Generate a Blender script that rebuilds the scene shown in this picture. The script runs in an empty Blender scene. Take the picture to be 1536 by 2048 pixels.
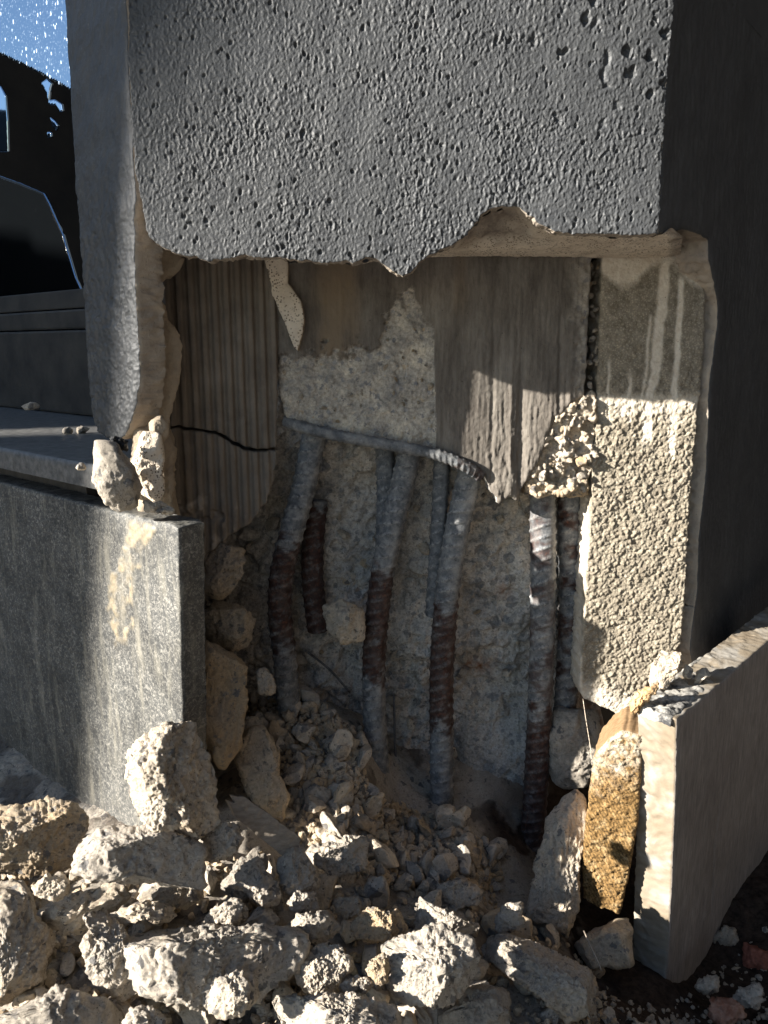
import bpy, bmesh, math, random
import numpy as np
from mathutils import Vector, Matrix

random.seed(7)
RNG = np.random.default_rng(11)
S = bpy.context.scene
COL = S.collection

# ------------------------------------------------------------------ camera
F = 1538.0                      # focal length in pixels of a 1536 px wide picture
PITCH = math.radians(12.0)
CAM = np.array([0.0, -0.60, 0.55])
cam = bpy.data.cameras.new('camera')
cam.sensor_fit = 'HORIZONTAL'; cam.sensor_width = 36.0
cam.lens = 36.0 * F / 1536.0
cam.clip_start = 0.01; cam.clip_end = 500
camo = bpy.data.objects.new('camera', cam)
camo.location = CAM; camo.rotation_euler = (math.pi / 2 - PITCH, 0, 0)
COL.objects.link(camo); S.camera = camo

# ------------------------------------------------------------------ light
SUN = np.array([2.45, 1.0, -0.92])              # direction the sunlight travels
SUNN = SUN / np.linalg.norm(SUN)
W = bpy.data.worlds.new('World'); S.world = W; W.use_nodes = True
wn = W.node_tree.nodes; bg = wn['Background']
sky = wn.new('ShaderNodeTexSky'); sky.sky_type = 'NISHITA'; sky.sun_disc = False
sky.sun_elevation = math.asin(-SUNN[2])
sky.sun_rotation = math.atan2(-SUN[0], -SUN[1])
sky.air_density = 1.0; sky.dust_density = 0.3; sky.ozone_density = 2.0
W.node_tree.links.new(sky.outputs[0], bg.inputs[0]); bg.inputs[1].default_value = 0.05
sl = bpy.data.lights.new('sun', 'SUN'); sl.energy = 5.0; sl.angle = math.radians(0.53); sl.color = (1.0, 0.945, 0.86)
so = bpy.data.objects.new('sun', sl); COL.objects.link(so); so.location = (-4, -1.5, 3)
so.rotation_euler = Vector(SUN).to_track_quat('-Z', 'Y').to_euler()
S.view_settings.view_transform = 'Standard'; S.view_settings.look = 'None'
S.view_settings.gamma = 1.0; S.view_settings.use_curve_mapping = False
S.view_settings.exposure = 1.92

# ------------------------------------------------------------------ pixel helpers
CP, SP = math.cos(PITCH), math.sin(PITCH)
def rays(px, py):
    px = np.asarray(px, float); py = np.asarray(py, float)
    cx = (px - 768) / F; cy = -(py - 1024) / F
    return np.stack([cx, CP + SP * cy, -SP + CP * cy], -1)
def topx(P):
    d = P - CAM
    zc = d[:, 1] * CP - d[:, 2] * SP
    up = d[:, 1] * SP + d[:, 2] * CP
    return 768 + F * d[:, 0] / zc, 1024 - F * up / zc
def atY(px, py, Y):
    r = rays(px, py); t = (Y - CAM[1]) / r[..., 1]
    return CAM + r * t[..., None] if np.ndim(t) else CAM + r * t

class Plane:
    def __init__(s, P0, U, V):
        s.P0 = np.array(P0, float); s.U = np.array(U, float); s.V = np.array(V, float)
        s.U /= np.linalg.norm(s.U); s.V /= np.linalg.norm(s.V); s.n = np.cross(s.U, s.V)
    def uv(s, pts):
        pts = np.array(pts, float); r = rays(pts[:, 0], pts[:, 1])
        t = ((s.P0 - CAM) @ s.n) / (r @ s.n)
        P = CAM + r * t[:, None] - s.P0
        return np.stack([P @ s.U, P @ s.V], -1)
    def at(s, u, v): return s.P0 + np.multiply.outer(u, s.U) + np.multiply.outer(v, s.V)
Z = (0, 0, 1)
LP0 = np.array([-0.182, 0, 0]); UL = np.array([.762, -.648, 0]); NL = np.array([-.648, -.762, 0])
RP0 = np.array([0.2015, 0, 0]); UR = np.array([.640, .768, 0]); NR = np.array([.768, -.640, 0])
UP = np.array([.697, .717, 0]); NP = np.array([.717, -.697, 0])
def FRONT(Y): return Plane((0, Y, 0), (1, 0, 0), Z)
def LEFT(off=0): return Plane(LP0 + NL * off, UL, Z)
def PANELP(off=0): return Plane(RP0 + np.array([.0045, 0, 0]) + NP * off, UP, Z)
def RIGHT(off=0): return Plane(RP0 + NR * off, UR, Z)

# ------------------------------------------------------------------ noise
def _h(ix, iy, iz, seed):
    h = (ix.astype(np.uint32) * np.uint32(374761393)) ^ (iy.astype(np.uint32) * np.uint32(668265263)) ^ (iz.astype(np.uint32) * np.uint32(2147483647)) ^ np.uint32((seed * 1274126177) & 0xffffffff)
    h = (h ^ (h >> np.uint32(13))) * np.uint32(1274126177)
    h = (h ^ (h >> np.uint32(15))) * np.uint32(2246822519)
    return h ^ (h >> np.uint32(16))
def pn(P, s, seed=0):
    """gradient noise, about -1..1; s = feature size in metres (number or xyz)"""
    Q = P / np.asarray(s, float)
    I = np.floor(Q); f = Q - I; I = I.astype(np.int64)
    w = f * f * f * (f * (f * 6 - 15) + 10)
    out = 0
    for dx in (0, 1):
        wx = w[:, 0] if dx else 1 - w[:, 0]
        for dy in (0, 1):
            wy = w[:, 1] if dy else 1 - w[:, 1]
            for dz in (0, 1):
                wz = w[:, 2] if dz else 1 - w[:, 2]
                h = _h(I[:, 0] + dx, I[:, 1] + dy, I[:, 2] + dz, seed)
                gx = (h & np.uint32(255)) / 127.5 - 1; gy = ((h >> np.uint32(8)) & np.uint32(255)) / 127.5 - 1
                gz = ((h >> np.uint32(16)) & np.uint32(255)) / 127.5 - 1
                out = out + wx * wy * wz * (gx * (f[:, 0] - dx) + gy * (f[:, 1] - dy) + gz * (f[:, 2] - dz))
    return out * 1.5
def fbm(P, s, o=4, seed=0, g=.5):
    a, t, r = 1, 0, 0
    s = np.asarray(s, float)
    for k in range(o):
        r = r + a * pn(P, s, seed + k * 17); t += a; a *= g; s = s / 2.03
    return r / t * 1.5
def worley(P, s, seed=0):
    Q = P / np.asarray(s, float); I = np.floor(Q).astype(np.int64); f = Q - I
    d1 = np.full(len(P), 9.); d2 = np.full(len(P), 9.); idv = np.zeros(len(P))
    for dx in (-1, 0, 1):
        for dy in (-1, 0, 1):
            for dz in (-1, 0, 1):
                h = _h(I[:, 0] + dx, I[:, 1] + dy, I[:, 2] + dz, seed)
                ox = dx + (h & np.uint32(255)) / 255. - f[:, 0]; oy = dy + ((h >> np.uint32(8)) & np.uint32(255)) / 255. - f[:, 1]
                oz = dz + ((h >> np.uint32(16)) & np.uint32(255)) / 255. - f[:, 2]
                d = ox * ox + oy * oy + oz * oz
                r = ((h >> np.uint32(24)) & np.uint32(255)) / 255.
                c = d < d1
                d2 = np.where(c, d1, np.minimum(d2, d)); idv = np.where(c, r, idv); d1 = np.where(c, d, d1)
    return np.sqrt(d1), np.sqrt(d2), idv
def sm(a, b, x):
    t = np.clip((x - a) / (b - a), 0, 1); return t * t * (3 - 2 * t)

# ------------------------------------------------------------------ object helpers
def props(o, label=None, cat=None, group=None, kind=None):
    if label: o['label'] = label
    if cat: o['category'] = cat
    if group: o['group'] = group
    if kind: o['kind'] = kind
    return o
def thing(name, label, cat, loc, group=None):
    o = bpy.data.objects.new(name, None); o.empty_display_size = .02; o.location = loc
    COL.objects.link(o); return props(o, label, cat, group)
def mesh_from(name, V, faces_list, smooth=True, mats=(), midx=None, attr=None):
    """faces_list: list of int arrays (n,3) or (n,4)"""
    me = bpy.data.meshes.new(name)
    V = np.ascontiguousarray(V, np.float32)
    loops = np.concatenate([f.ravel() for f in faces_list]).astype(np.int32)
    sizes = np.concatenate([np.full(len(f), f.shape[1]) for f in faces_list])
    starts = np.concatenate([[0], np.cumsum(sizes)[:-1]]).astype(np.int32)
    me.vertices.add(len(V)); me.vertices.foreach_set('co', V.ravel())
    me.loops.add(len(loops)); me.loops.foreach_set('vertex_index', loops)
    me.polygons.add(len(starts)); me.polygons.foreach_set('loop_start', starts)
    me.polygons.foreach_set('use_smooth', np.full(len(starts), smooth))
    for m in mats: me.materials.append(m)
    if midx is not None: me.polygons.foreach_set('material_index', np.asarray(midx, np.int32))
    if attr is not None:
        a = me.attributes.new('m', 'FLOAT_COLOR', 'POINT')
        A = np.zeros((len(V), 4), np.float32); A[:, 3] = 1; A[:, :attr.shape[1]] = attr
        a.data.foreach_set('color', A.ravel())
    me.update(calc_edges=True); me.validate(); return me
def put(name, V, faces, mats, parent=None, label=None, cat=None, group=None, kind=None, smooth=True, midx=None, attr=None):
    V = np.asarray(V, float)
    if parent is not None: org = np.array(parent.matrix_basis.translation); p = parent.parent
    else: org = np.array([V[:, 0].mean(), V[:, 1].mean(), V[:, 2].min()]); p = None
    while p is not None: org = org + np.array(p.matrix_basis.translation); p = p.parent
    me = mesh_from(name, V - org, faces, smooth, mats if isinstance(mats, (list, tuple)) else [mats], midx, attr)
    o = bpy.data.objects.new(name, me); COL.objects.link(o)
    if parent is not None: o.parent = parent
    else: o.location = org
    return props(o, label, cat, group, kind)

def inpoly(x, y, poly):
    c = np.zeros(x.shape, bool); n = len(poly)
    for i in range(n):
        x1, y1 = poly[i]; x2, y2 = poly[(i + 1) % n]
        if y1 == y2: continue
        k = ((y1 > y) != (y2 > y))
        c ^= k & (x < (x2 - x1) * (y - y1) / (y2 - y1) + x1)
    return c
def densify(poly, step):
    out = []
    n = len(poly)
    for i in range(n):
        a = np.array(poly[i]); b = np.array(poly[(i + 1) % n]); k = max(1, int(np.linalg.norm(b - a) / step))
        for j in range(k): out.append(a + (b - a) * j / k)
    return np.array(out)

def slab(name, pl, poly, thick, cell, hf, mats, parent=None, uv=False, jag=0.0, jags=.01, rings=3, rimamp=.0, rnd=0.0, back=False,
         attr=None, seed=0, rimshift=None, **kw):
    """a solid panel of any outline lying in plane pl: front displaced by hf(P,px,py) along the normal, rough rim of real thickness"""
    P2 = np.array(poly, float) if uv else pl.uv(poly)
    P2 = densify(P2, max(cell * 3, .002))
    if jag:
        q = np.stack([P2[:, 0], P2[:, 1], P2[:, 0] * 0 + seed * 3.1], -1)
        P2 = P2 + jag * np.stack([fbm(q, jags, 3, seed + 1), fbm(q, jags, 3, seed + 2)], -1)
    u0, v0 = P2.min(0) - cell; u1, v1 = P2.max(0) + cell
    nu = int((u1 - u0) / cell) + 2; nv = int((v1 - v0) / cell) + 2
    uc = u0 + (np.arange(nu) + .5) * cell; vc = v0 + (np.arange(nv) + .5) * cell
    UC, VC = np.meshgrid(uc, vc)
    M = inpoly(UC, VC, P2)
    VI = np.zeros((nv + 1, nu + 1), int)
    cnt = np.zeros((nv + 1, nu + 1), int)
    for a in (0, 1):
        for b in (0, 1): cnt[a:a + nv, b:b + nu] += M
    use = cnt > 0
    ids = -np.ones(use.shape, int); ids[use] = np.arange(use.sum())
    jj, ii = np.nonzero(use)
    uu = u0 + ii * cell; vv = v0 + jj * cell
    bnd = cnt[use] < 4
    bp = np.stack([uu[bnd], vv[bnd]], -1)
    A = P2; B = np.roll(P2, -1, 0); AB = B - A; L2 = (AB ** 2).sum(1) + 1e-12
    best = np.full(len(bp), 1e9); bq = bp.copy()
    for k in range(len(A)):
        t = np.clip(((bp - A[k]) @ AB[k]) / L2[k], 0, 1); q = A[k] + t[:, None] * AB[k]
        d = ((q - bp) ** 2).sum(1); c = d < best; best[c] = d[c]; bq[c] = q[c]
    uu[bnd] = bq[:, 0]; vv[bnd] = bq[:, 1]
    P = pl.at(uu, vv)
    px, py = topx(P)
    h = hf(P, px, py) if hf else np.zeros(len(P))
    if rnd:                                       # round the broken edge over: distance from the rim in cells
        D = np.where(use, 9, 0); D[use] = np.where(bnd, 0, 9)
        for _ in range(6):
            m = D.copy()
            m[1:] = np.minimum(m[1:], D[:-1] + 1); m[:-1] = np.minimum(m[:-1], D[1:] + 1)
            m[:, 1:] = np.minimum(m[:, 1:], D[:, :-1] + 1); m[:, :-1] = np.minimum(m[:, :-1], D[:, 1:] + 1); D = m
        h = h - rnd * np.exp(-D[use] / 1.6)
    P = P + h[:, None] * pl.n
    cj, ci = np.nonzero(M)
    q = np.stack([ids[cj, ci], ids[cj, ci + 1], ids[cj + 1, ci + 1], ids[cj + 1, ci]], -1)
    mp = np.zeros(len(q), int); allf = [q]; V = [P]; midx = [mp]
    # rim
    e = []
    Mp = np.pad(M, 1)
    for dj, di, a, b in ((-1, 0, (0, 0), (0, 1)), (0, 1, (0, 1), (1, 1)), (1, 0, (1, 1), (1, 0)), (0, -1, (1, 0), (0, 0))):
        k = M & ~Mp[1 + dj:1 + dj + nv, 1 + di:1 + di + nu]
        j, i = np.nonzero(k)
        e.append(np.stack([ids[j + a[0], i + a[1]], ids[j + b[0], i + b[1]]], -1))
    e = np.concatenate(e)
    bv = np.unique(e); mapb = -np.ones(len(P), int); mapb[bv] = np.arange(len(bv))
    prev = e; base = len(P); Pb = P[bv]
    hb = h[bv]
    for r in range(1, rings + 1):
        fr = r / rings
        Q = Pb - pl.n * (hb * fr)[:, None] - pl.n * (thick * fr)
        if rimshift is not None: Q = Q + rimshift(Pb, fr)
        if rimamp:
            am = rimamp * min(1, 2.5 * fr)
            Q = Q + am * np.stack([fbm(Q, .006, 3, seed + 31), fbm(Q, .006, 3, seed + 32), fbm(Q, .006, 3, seed + 33)], -1)
        V.append(Q); cur = base + mapb[e]
        allf.append(np.stack([prev[:, 1], prev[:, 0], cur[:, 0], cur[:, 1]], -1)); midx.append(np.ones(len(e), int) * min(1, len(mats) - 1 if isinstance(mats, (list, tuple)) else 0))
        prev = cur; base += len(bv)
    VA = np.concatenate(V)
    if back:
        Pk = pl.at(uu, vv) - pl.n * thick; VA = np.concatenate([VA, Pk]); allf.append(q[:, ::-1] + base); midx.append(np.zeros(len(q), int))
    at = None
    if attr is not None:
        px2, py2 = topx(VA); at = attr(VA, px2, py2)
    return put(name, VA, allf, mats, parent, midx=np.concatenate(midx), attr=at, **kw)

def box_uvz(name, pl, u, off, z, mats, parent=None, bev=.002, **kw):
    """bevelled box in wall coordinates: u along the wall, off outward from it, z up"""
    bm = bmesh.new()
    c = []
    for a in u:
        for b in off:
            for d in z: c.append(bm.verts.new(Vector(pl.P0 + pl.U * a + pl.n * b + np.array(Z) * d)))
    f = [(0, 1, 3, 2), (4, 6, 7, 5), (0, 4, 5, 1), (2, 3, 7, 6), (0, 2, 6, 4), (1, 5, 7, 3)]
    for k in f: bm.faces.new([c[i] for i in k])
    bmesh.ops.recalc_face_normals(bm, faces=bm.faces)
    if bev: bmesh.ops.bevel(bm, geom=bm.edges[:], offset=bev, segments=2, affect='EDGES', profile=.6)
    return put_bm(name, bm, mats, parent, **kw)
def put_bm(name, bm, mats, parent=None, smooth=False, **kw):
    bmesh.ops.triangulate(bm, faces=bm.faces)
    bm.verts.index_update()
    V = np.array([v.co[:] for v in bm.verts]); Fc = np.array([[v.index for v in f.verts] for f in bm.faces]); bm.free()
    return put(name, V, [Fc], mats, parent, smooth=smooth, **kw)
def prism(name, xy, z0, z1, mats, parent=None, **kw):
    bm = bmesh.new()
    a = [bm.verts.new((x, y, z0)) for x, y in xy]; b = [bm.verts.new((x, y, z1)) for x, y in xy]
    bm.faces.new(a); bm.faces.new(b)
    n = len(xy)
    for i in range(n): bm.faces.new([a[i], a[(i + 1) % n], b[(i + 1) % n], b[i]])
    bmesh.ops.recalc_face_normals(bm, faces=bm.faces)
    return put_bm(name, bm, mats, parent, **kw)

# ------------------------------------------------------------------ materials
class NT:
    def __init__(s, name, rough=.85, spec=.3):
        s.m = bpy.data.materials.new(name); s.m.use_nodes = True; s.t = s.m.node_tree
        s.b = s.t.nodes['Principled BSDF']; s.b.inputs['Roughness'].default_value = rough
        s.b.inputs['Specular IOR Level'].default_value = spec
        s.co = s.t.nodes.new('ShaderNodeTexCoord').outputs['Object']
    def link(s, a, b): s.t.links.new(a, b)
    def n(s, t): return s.t.nodes.new(t)
    def mapv(s, sc):
        k = s.n('ShaderNodeMapping'); k.inputs['Scale'].default_value = sc; s.link(s.co, k.inputs[0]); return k.outputs[0]
    def noise(s, sc, det=4, r=.55, vec=None, dist=0):
        k = s.n('ShaderNodeTexNoise'); k.inputs['Scale'].default_value = sc; k.inputs['Detail'].default_value = det
        k.inputs['Roughness'].default_value = r; k.inputs['Distortion'].default_value = dist
        s.link(vec or s.co, k.inputs['Vector']); return k.outputs['Fac']
    def vor(s, sc, out='Distance', feat='F1', vec=None):
        k = s.n('ShaderNodeTexVoronoi'); k.feature = feat; k.inputs['Scale'].default_value = sc
        s.link(vec or s.co, k.inputs['Vector']); return k.outputs[out]
    def ramp(s, f, st, lin=True):
        k = s.n('ShaderNodeValToRGB'); r = k.color_ramp
        while len(r.elements) < len(st): r.elements.new(.5)
        for e, (p, c) in zip(r.elements, st):
            e.position = p; e.color = (c, c, c, 1) if np.isscalar(c) else (*c, 1)
        s.link(f, k.inputs[0]); return k.outputs[0]
    def mix(s, f, a, b, mode='MIX'):
        k = s.n('ShaderNodeMix'); k.data_type = 'RGBA'; k.blend_type = mode
        for v, i in ((f, 0), (a, 6), (b, 7)):
            if hasattr(v, 'links') or hasattr(v, 'is_linked'): s.link(v, k.inputs[i])
            elif i == 0: k.inputs[0].default_value = v
            else: k.inputs[i].default_value = (v, v, v, 1) if np.isscalar(v) else (*v, 1)
        return k.outputs[2]
    def math(s, op, a, b=0.0):
        k = s.n('ShaderNodeMath'); k.operation = op
        for v, i in ((a, 0), (b, 1)):
            if hasattr(v, 'is_linked'): s.link(v, k.inputs[i])
            else: k.inputs[i].default_value = v
        return k.outputs[0]
    def attr(s, ch):
        k = s.n('ShaderNodeAttribute'); k.attribute_name = 'm'
        q = s.n('ShaderNodeSeparateColor'); s.link(k.outputs['Color'], q.inputs[0]); return q.outputs[ch]
    def rand(s): return s.n('ShaderNodeObjectInfo').outputs['Random']
    def col(s, c):
        if hasattr(c, 'is_linked'): s.link(c, s.b.inputs['Base Color'])
        else: s.b.inputs['Base Color'].default_value = (*c, 1)
    def rough(s, c): s.link(c, s.b.inputs['Roughness'])
    def bump(s, h, strength=.5, dist=.001, prev=None):
        k = s.n('ShaderNodeBump'); k.inputs['Strength'].default_value = strength; k.inputs['Distance'].default_value = dist
        s.link(h, k.inputs['Height'])
        if prev: s.link(prev, k.inputs['Normal'])
        s.link(k.outputs[0], s.b.inputs['Normal']); return k.outputs[0]

def m_roughcast():
    k = NT('dark_roughcast_paint', .54, .38)
    c = k.ramp(k.noise(60, 5, .6), [(.3, (.040, .042, .045)), (.7, (.058, .060, .0615))])
    c = k.mix(1.0, c, k.ramp(k.noise(9, 6, .65, k.mapv((1, 1, .45))), [(.3, .8), (.7, 1.25)]), 'MULTIPLY')
    sc = k.ramp(k.noise(700, 3, .5), [(.69, 0), (.75, .7)]); c = k.mix(sc, c, (.22, .22, .21))
    w = k.ramp(k.noise(420, 3, .6), [(.66, 0), (.76, 1)])
    c = k.mix(w, c, (.15, .15, .145))
    c = k.mix(k.attr(0), c, (.34, .29, .23))
    k.col(c)
    b = k.bump(k.noise(900, 4, .6), .5, .0006)
    return k.m
def m_mortar(name='broken_mortar', a=(.40, .34, .27), b_=(.27, .23, .19), spk=.12):
    k = NT(name, .92, .2)
    c = k.ramp(k.noise(55, 5, .6), [(.32, b_), (.66, a)])
    sp = k.ramp(k.vor(420), [(.1, 1), (.22, 0)])
    sel = k.ramp(k.noise(230, 2), [(.5, 0), (.62, 1)])
    c = k.mix(k.math('MULTIPLY', sp, sel), c, (spk, spk * .92, spk * .8))
    k.col(c)
    b = k.bump(k.noise(260, 6, .7), .8, .0016); k.bump(k.noise(1100, 3, .6), .5, .0005, b)
    return k.m
def m_cream():
    k = NT('cream_adhesive', .9, .2)
    c = k.ramp(k.noise(40, 5, .6), [(.35, (.60, .51, .40)), (.65, (.74, .65, .53))])
    sp = k.ramp(k.vor(480), [(.26, 1), (.42, 0)])
    sel = k.ramp(k.noise(90, 3), [(.42, 0), (.54, 1)])
    c = k.mix(k.math('MULTIPLY', sp, sel), c, (.16, .12, .085))
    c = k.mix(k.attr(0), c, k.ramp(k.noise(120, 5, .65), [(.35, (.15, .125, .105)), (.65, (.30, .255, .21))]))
    k.col(c)
    b = k.bump(k.noise(330, 5, .65), .6, .001); k.bump(sp, .5, .0006, b)
    return k.m
def m_rubble(name='broken_concrete', warm=0.0, dark=1.0, soil=False):
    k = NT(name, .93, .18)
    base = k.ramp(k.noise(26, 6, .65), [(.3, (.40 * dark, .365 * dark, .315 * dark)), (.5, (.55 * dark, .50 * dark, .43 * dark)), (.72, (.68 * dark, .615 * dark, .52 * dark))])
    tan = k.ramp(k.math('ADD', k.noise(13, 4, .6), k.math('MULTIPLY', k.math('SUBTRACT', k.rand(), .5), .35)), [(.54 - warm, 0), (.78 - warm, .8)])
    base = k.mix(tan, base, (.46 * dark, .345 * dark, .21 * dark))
    # stones in the matrix
    cn = k.n('ShaderNodeTexNoise'); cn.inputs['Scale'].default_value = 190; cn.inputs['Detail'].default_value = 3; k.link(k.co, cn.inputs['Vector'])
    sv = k.n('ShaderNodeVectorMath'); sv.operation = 'SCALE'; sv.inputs['Scale'].default_value = .011; k.link(cn.outputs['Color'], sv.inputs[0])
    va = k.n('ShaderNodeVectorMath'); va.operation = 'ADD'; k.link(k.co, va.inputs[0]); k.link(sv.outputs[0], va.inputs[1]); dv = va.outputs[0]
    vd = k.vor(95, 'Distance', 'F1', dv); vc = k.vor(95, 'Color', 'F1', dv)
    sep = k.n('ShaderNodeSeparateColor'); k.link(vc, sep.inputs[0])
    ins = k.math('MULTIPLY', k.ramp(k.math('ADD', vd, k.math('MULTIPLY', k.noise(300, 3), .25)), [(.40, 1), (.47, 0)]), k.ramp(sep.outputs[0], [(.5, 0), (.56, 1)]))
    stone = k.ramp(sep.outputs[1], [(0, (.12, .122, .128)), (.5, (.21, .207, .205)), (1, (.40, .36, .31))])
    base = k.mix(k.math('MULTIPLY', ins, .9), base, stone)
    vd2 = k.vor(230, 'Distance', 'F1', dv); vc2 = k.vor(230, 'Color', 'F1', dv); s2 = k.n('ShaderNodeSeparateColor'); k.link(vc2, s2.inputs[0])
    ins2 = k.math('MULTIPLY', k.ramp(vd2, [(.3, 1), (.4, 0)]), k.ramp(s2.outputs[0], [(.62, 0), (.66, 1)]))
    base = k.mix(k.math('MULTIPLY', ins2, .7), base, k.ramp(s2.outputs[1], [(0, (.13, .13, .13)), (1, (.36, .33, .3))]))
    pit = k.math('MULTIPLY', k.ramp(k.vor(520), [(.12, 1), (.24, 0)]), k.ramp(k.noise(160, 2), [(.5, 0), (.6, 1)]))
    base = k.mix(pit, base, (.10, .09, .08))
    dust = k.ramp(k.noise(75, 6, .7), [(.58, 0), (.78, .5)])
    base = k.mix(dust, base, (.60, .56, .50))
    base = k.mix(1.0, base, k.ramp(k.noise(420, 5, .75), [(.32, .76), (.66, 1.15)]), 'MULTIPLY')
    base = k.mix(1.0, base, k.ramp(k.math('FRACT', k.math('MULTIPLY', k.rand(), 7.3)), [(0, (.86, .84, .82)), (.5, (1.03, 1.0, .96)), (1, (1.1, 1.02, .90))]), 'MULTIPLY')
    if soil: base = k.mix(k.attr(0), base, k.ramp(k.noise(130, 5, .7), [(.35, (.022, .015, .011)), (.7, (.085, .058, .042))]))
    k.col(base)
    b = k.bump(k.noise(210, 7, .78), .9, .0035); b = k.bump(k.math('SUBTRACT', k.noise(800, 4, .75), pit), .8, .001, b)
    return k.m
def m_column():
    k = NT('board_marked_concrete', .85, .25)
    st = k.noise(11, 7, .66, k.mapv((5, 5, 1.3)))
    c = k.ramp(st, [(.3, (.095, .082, .069)), (.5, (.15, .131, .111)), (.7, (.225, .202, .172))])
    fine = k.ramp(k.noise(70, 6, .75, k.mapv((5, 5, 1))), [(.35, .8), (.65, 1.15)])
    c = k.mix(1.0, c, fine, 'MULTIPLY')
    c = k.mix(k.math('MULTIPLY', k.attr(1), k.ramp(st, [(.35, .2), (.6, .8)])), c, (.21, .155, .10))
    pit = k.math('MULTIPLY', k.ramp(k.vor(240), [(.06, 1), (.16, 0)]), k.ramp(k.noise(80, 2), [(.55, 0), (.62, 1)]))
    c = k.mix(pit, c, (.05, .04, .035))
    # broken part
    base = k.ramp(k.noise(45, 6, .7), [(.34, (.24, .225, .205)), (.52, (.44, .40, .34)), (.68, (.62, .55, .44))])
    cn = k.n('ShaderNodeTexNoise'); cn.inputs['Scale'].default_value = 300; cn.inputs['Detail'].default_value = 3; k.link(k.co, cn.inputs['Vector'])
    sv = k.n('ShaderNodeVectorMath'); sv.operation = 'SCALE'; sv.inputs['Scale'].default_value = .007; k.link(cn.outputs['Color'], sv.inputs[0])
    va = k.n('ShaderNodeVectorMath'); va.operation = 'ADD'; k.link(k.co, va.inputs[0]); k.link(sv.outputs[0], va.inputs[1]); dv = va.outputs[0]
    vd = k.vor(150, 'Distance', 'F1', dv); vc = k.vor(150, 'Color', 'F1', dv); s2 = k.n('ShaderNodeSeparateColor'); k.link(vc, s2.inputs[0])
    ins = k.math('MULTIPLY', k.ramp(k.math('ADD', vd, k.math('MULTIPLY', k.noise(500, 2), .2)), [(.42, 1), (.5, 0)]), k.ramp(s2.outputs[0], [(.45, 0), (.5, 1)]))
    base = k.mix(k.math('MULTIPLY', ins, .9), base, k.ramp(s2.outputs[1], [(0, (.17, .17, .18)), (.6, (.30, .29, .28)), (1, (.46, .36, .24))]))
    base = k.mix(1.0, base, k.ramp(k.noise(420, 5, .78), [(.34, .62), (.62, 1.15)]), 'MULTIPLY')
    base = k.mix(pit, base, (.05, .045, .04))
    c = k.mix(k.attr(0), c, base)
    k.col(c)
    b = k.bump(k.noise(60, 5, .7, k.mapv((8, 8, 1))), .55, .0012); k.bump(k.noise(500, 5, .7), .5, .001, b)
    return k.m
def m_core():
    k = NT('column_core_concrete', .93, .18)
    base = k.ramp(k.noise(18, 7, .68), [(.3, (.33, .31, .285)), (.5, (.52, .48, .425)), (.7, (.66, .60, .52))])
    tan = k.ramp(k.noise(8, 4, .6), [(.5, 0), (.72, .75)])
    base = k.mix(tan, base, (.50, .41, .30))
    for sc, th, am in ((62, .52, .7), (130, .55, .65), (300, .6, .55)):
        mp = k.noise(sc * 2.2, 3); vv = k.n('ShaderNodeVectorMath'); vv.operation = 'ADD'
        sv = k.n('ShaderNodeVectorMath'); sv.operation = 'SCALE'; sv.inputs['Scale'].default_value = .9 / sc
        cn = k.n('ShaderNodeTexNoise'); cn.inputs['Scale'].default_value = sc * 2; k.link(k.co, cn.inputs['Vector'])
        k.link(cn.outputs['Color'], sv.inputs[0]); k.link(k.co, vv.inputs[0]); k.link(sv.outputs[0], vv.inputs[1])
        vd = k.vor(sc, 'Distance', 'F1', vv.outputs[0]); vc = k.vor(sc, 'Color', 'F1', vv.outputs[0]); s2 = k.n('ShaderNodeSeparateColor'); k.link(vc, s2.inputs[0])
        ins = k.math('MULTIPLY', k.ramp(vd, [(.40, 1), (.47, 0)]), k.ramp(s2.outputs[0], [(th, 0), (th + .05, 1)]))
        base = k.mix(k.math('MULTIPLY', ins, am), base, k.ramp(s2.outputs[1], [(0, (.14, .145, .15)), (.55, (.26, .255, .25)), (1, (.45, .40, .33))]))
    dust = k.ramp(k.noise(50, 6, .72), [(.57, 0), (.75, .5)])
    base = k.mix(dust, base, (.66, .62, .56))
    base = k.mix(1.0, base, k.ramp(k.noise(380, 5, .78), [(.34, .62), (.62, 1.15)]), 'MULTIPLY')
    pit = k.math('MULTIPLY', k.ramp(k.vor(330), [(.10, 1), (.2, 0)]), k.ramp(k.noise(90, 2), [(.5, 0), (.6, 1)])); base = k.mix(pit, base, (.06, .055, .05))
    base = k.mix(k.attr(0), base, (.22, .09, .035))
    k.col(base)
    b = k.bump(k.noise(110, 7, .72), .8, .003); k.bump(k.noise(600, 4, .7), .6, .0009, b)
    return k.m
def m_brick():
    k = NT('fired_clay_block', .9, .2)
    c = k.ramp(k.noise(30, 5, .6), [(.3, (.15, .125, .10)), (.7, (.225, .192, .155))])
    d = k.ramp(k.noise(16, 6, .7), [(.5, 0), (.7, .7)])
    c = k.mix(d, c, (.27, .235, .195)); c = k.mix(k.attr(0), c, (.40, .355, .30)); k.col(c)
    b = k.bump(k.noise(300, 6, .7), .6, .001)
    return k.m
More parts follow.
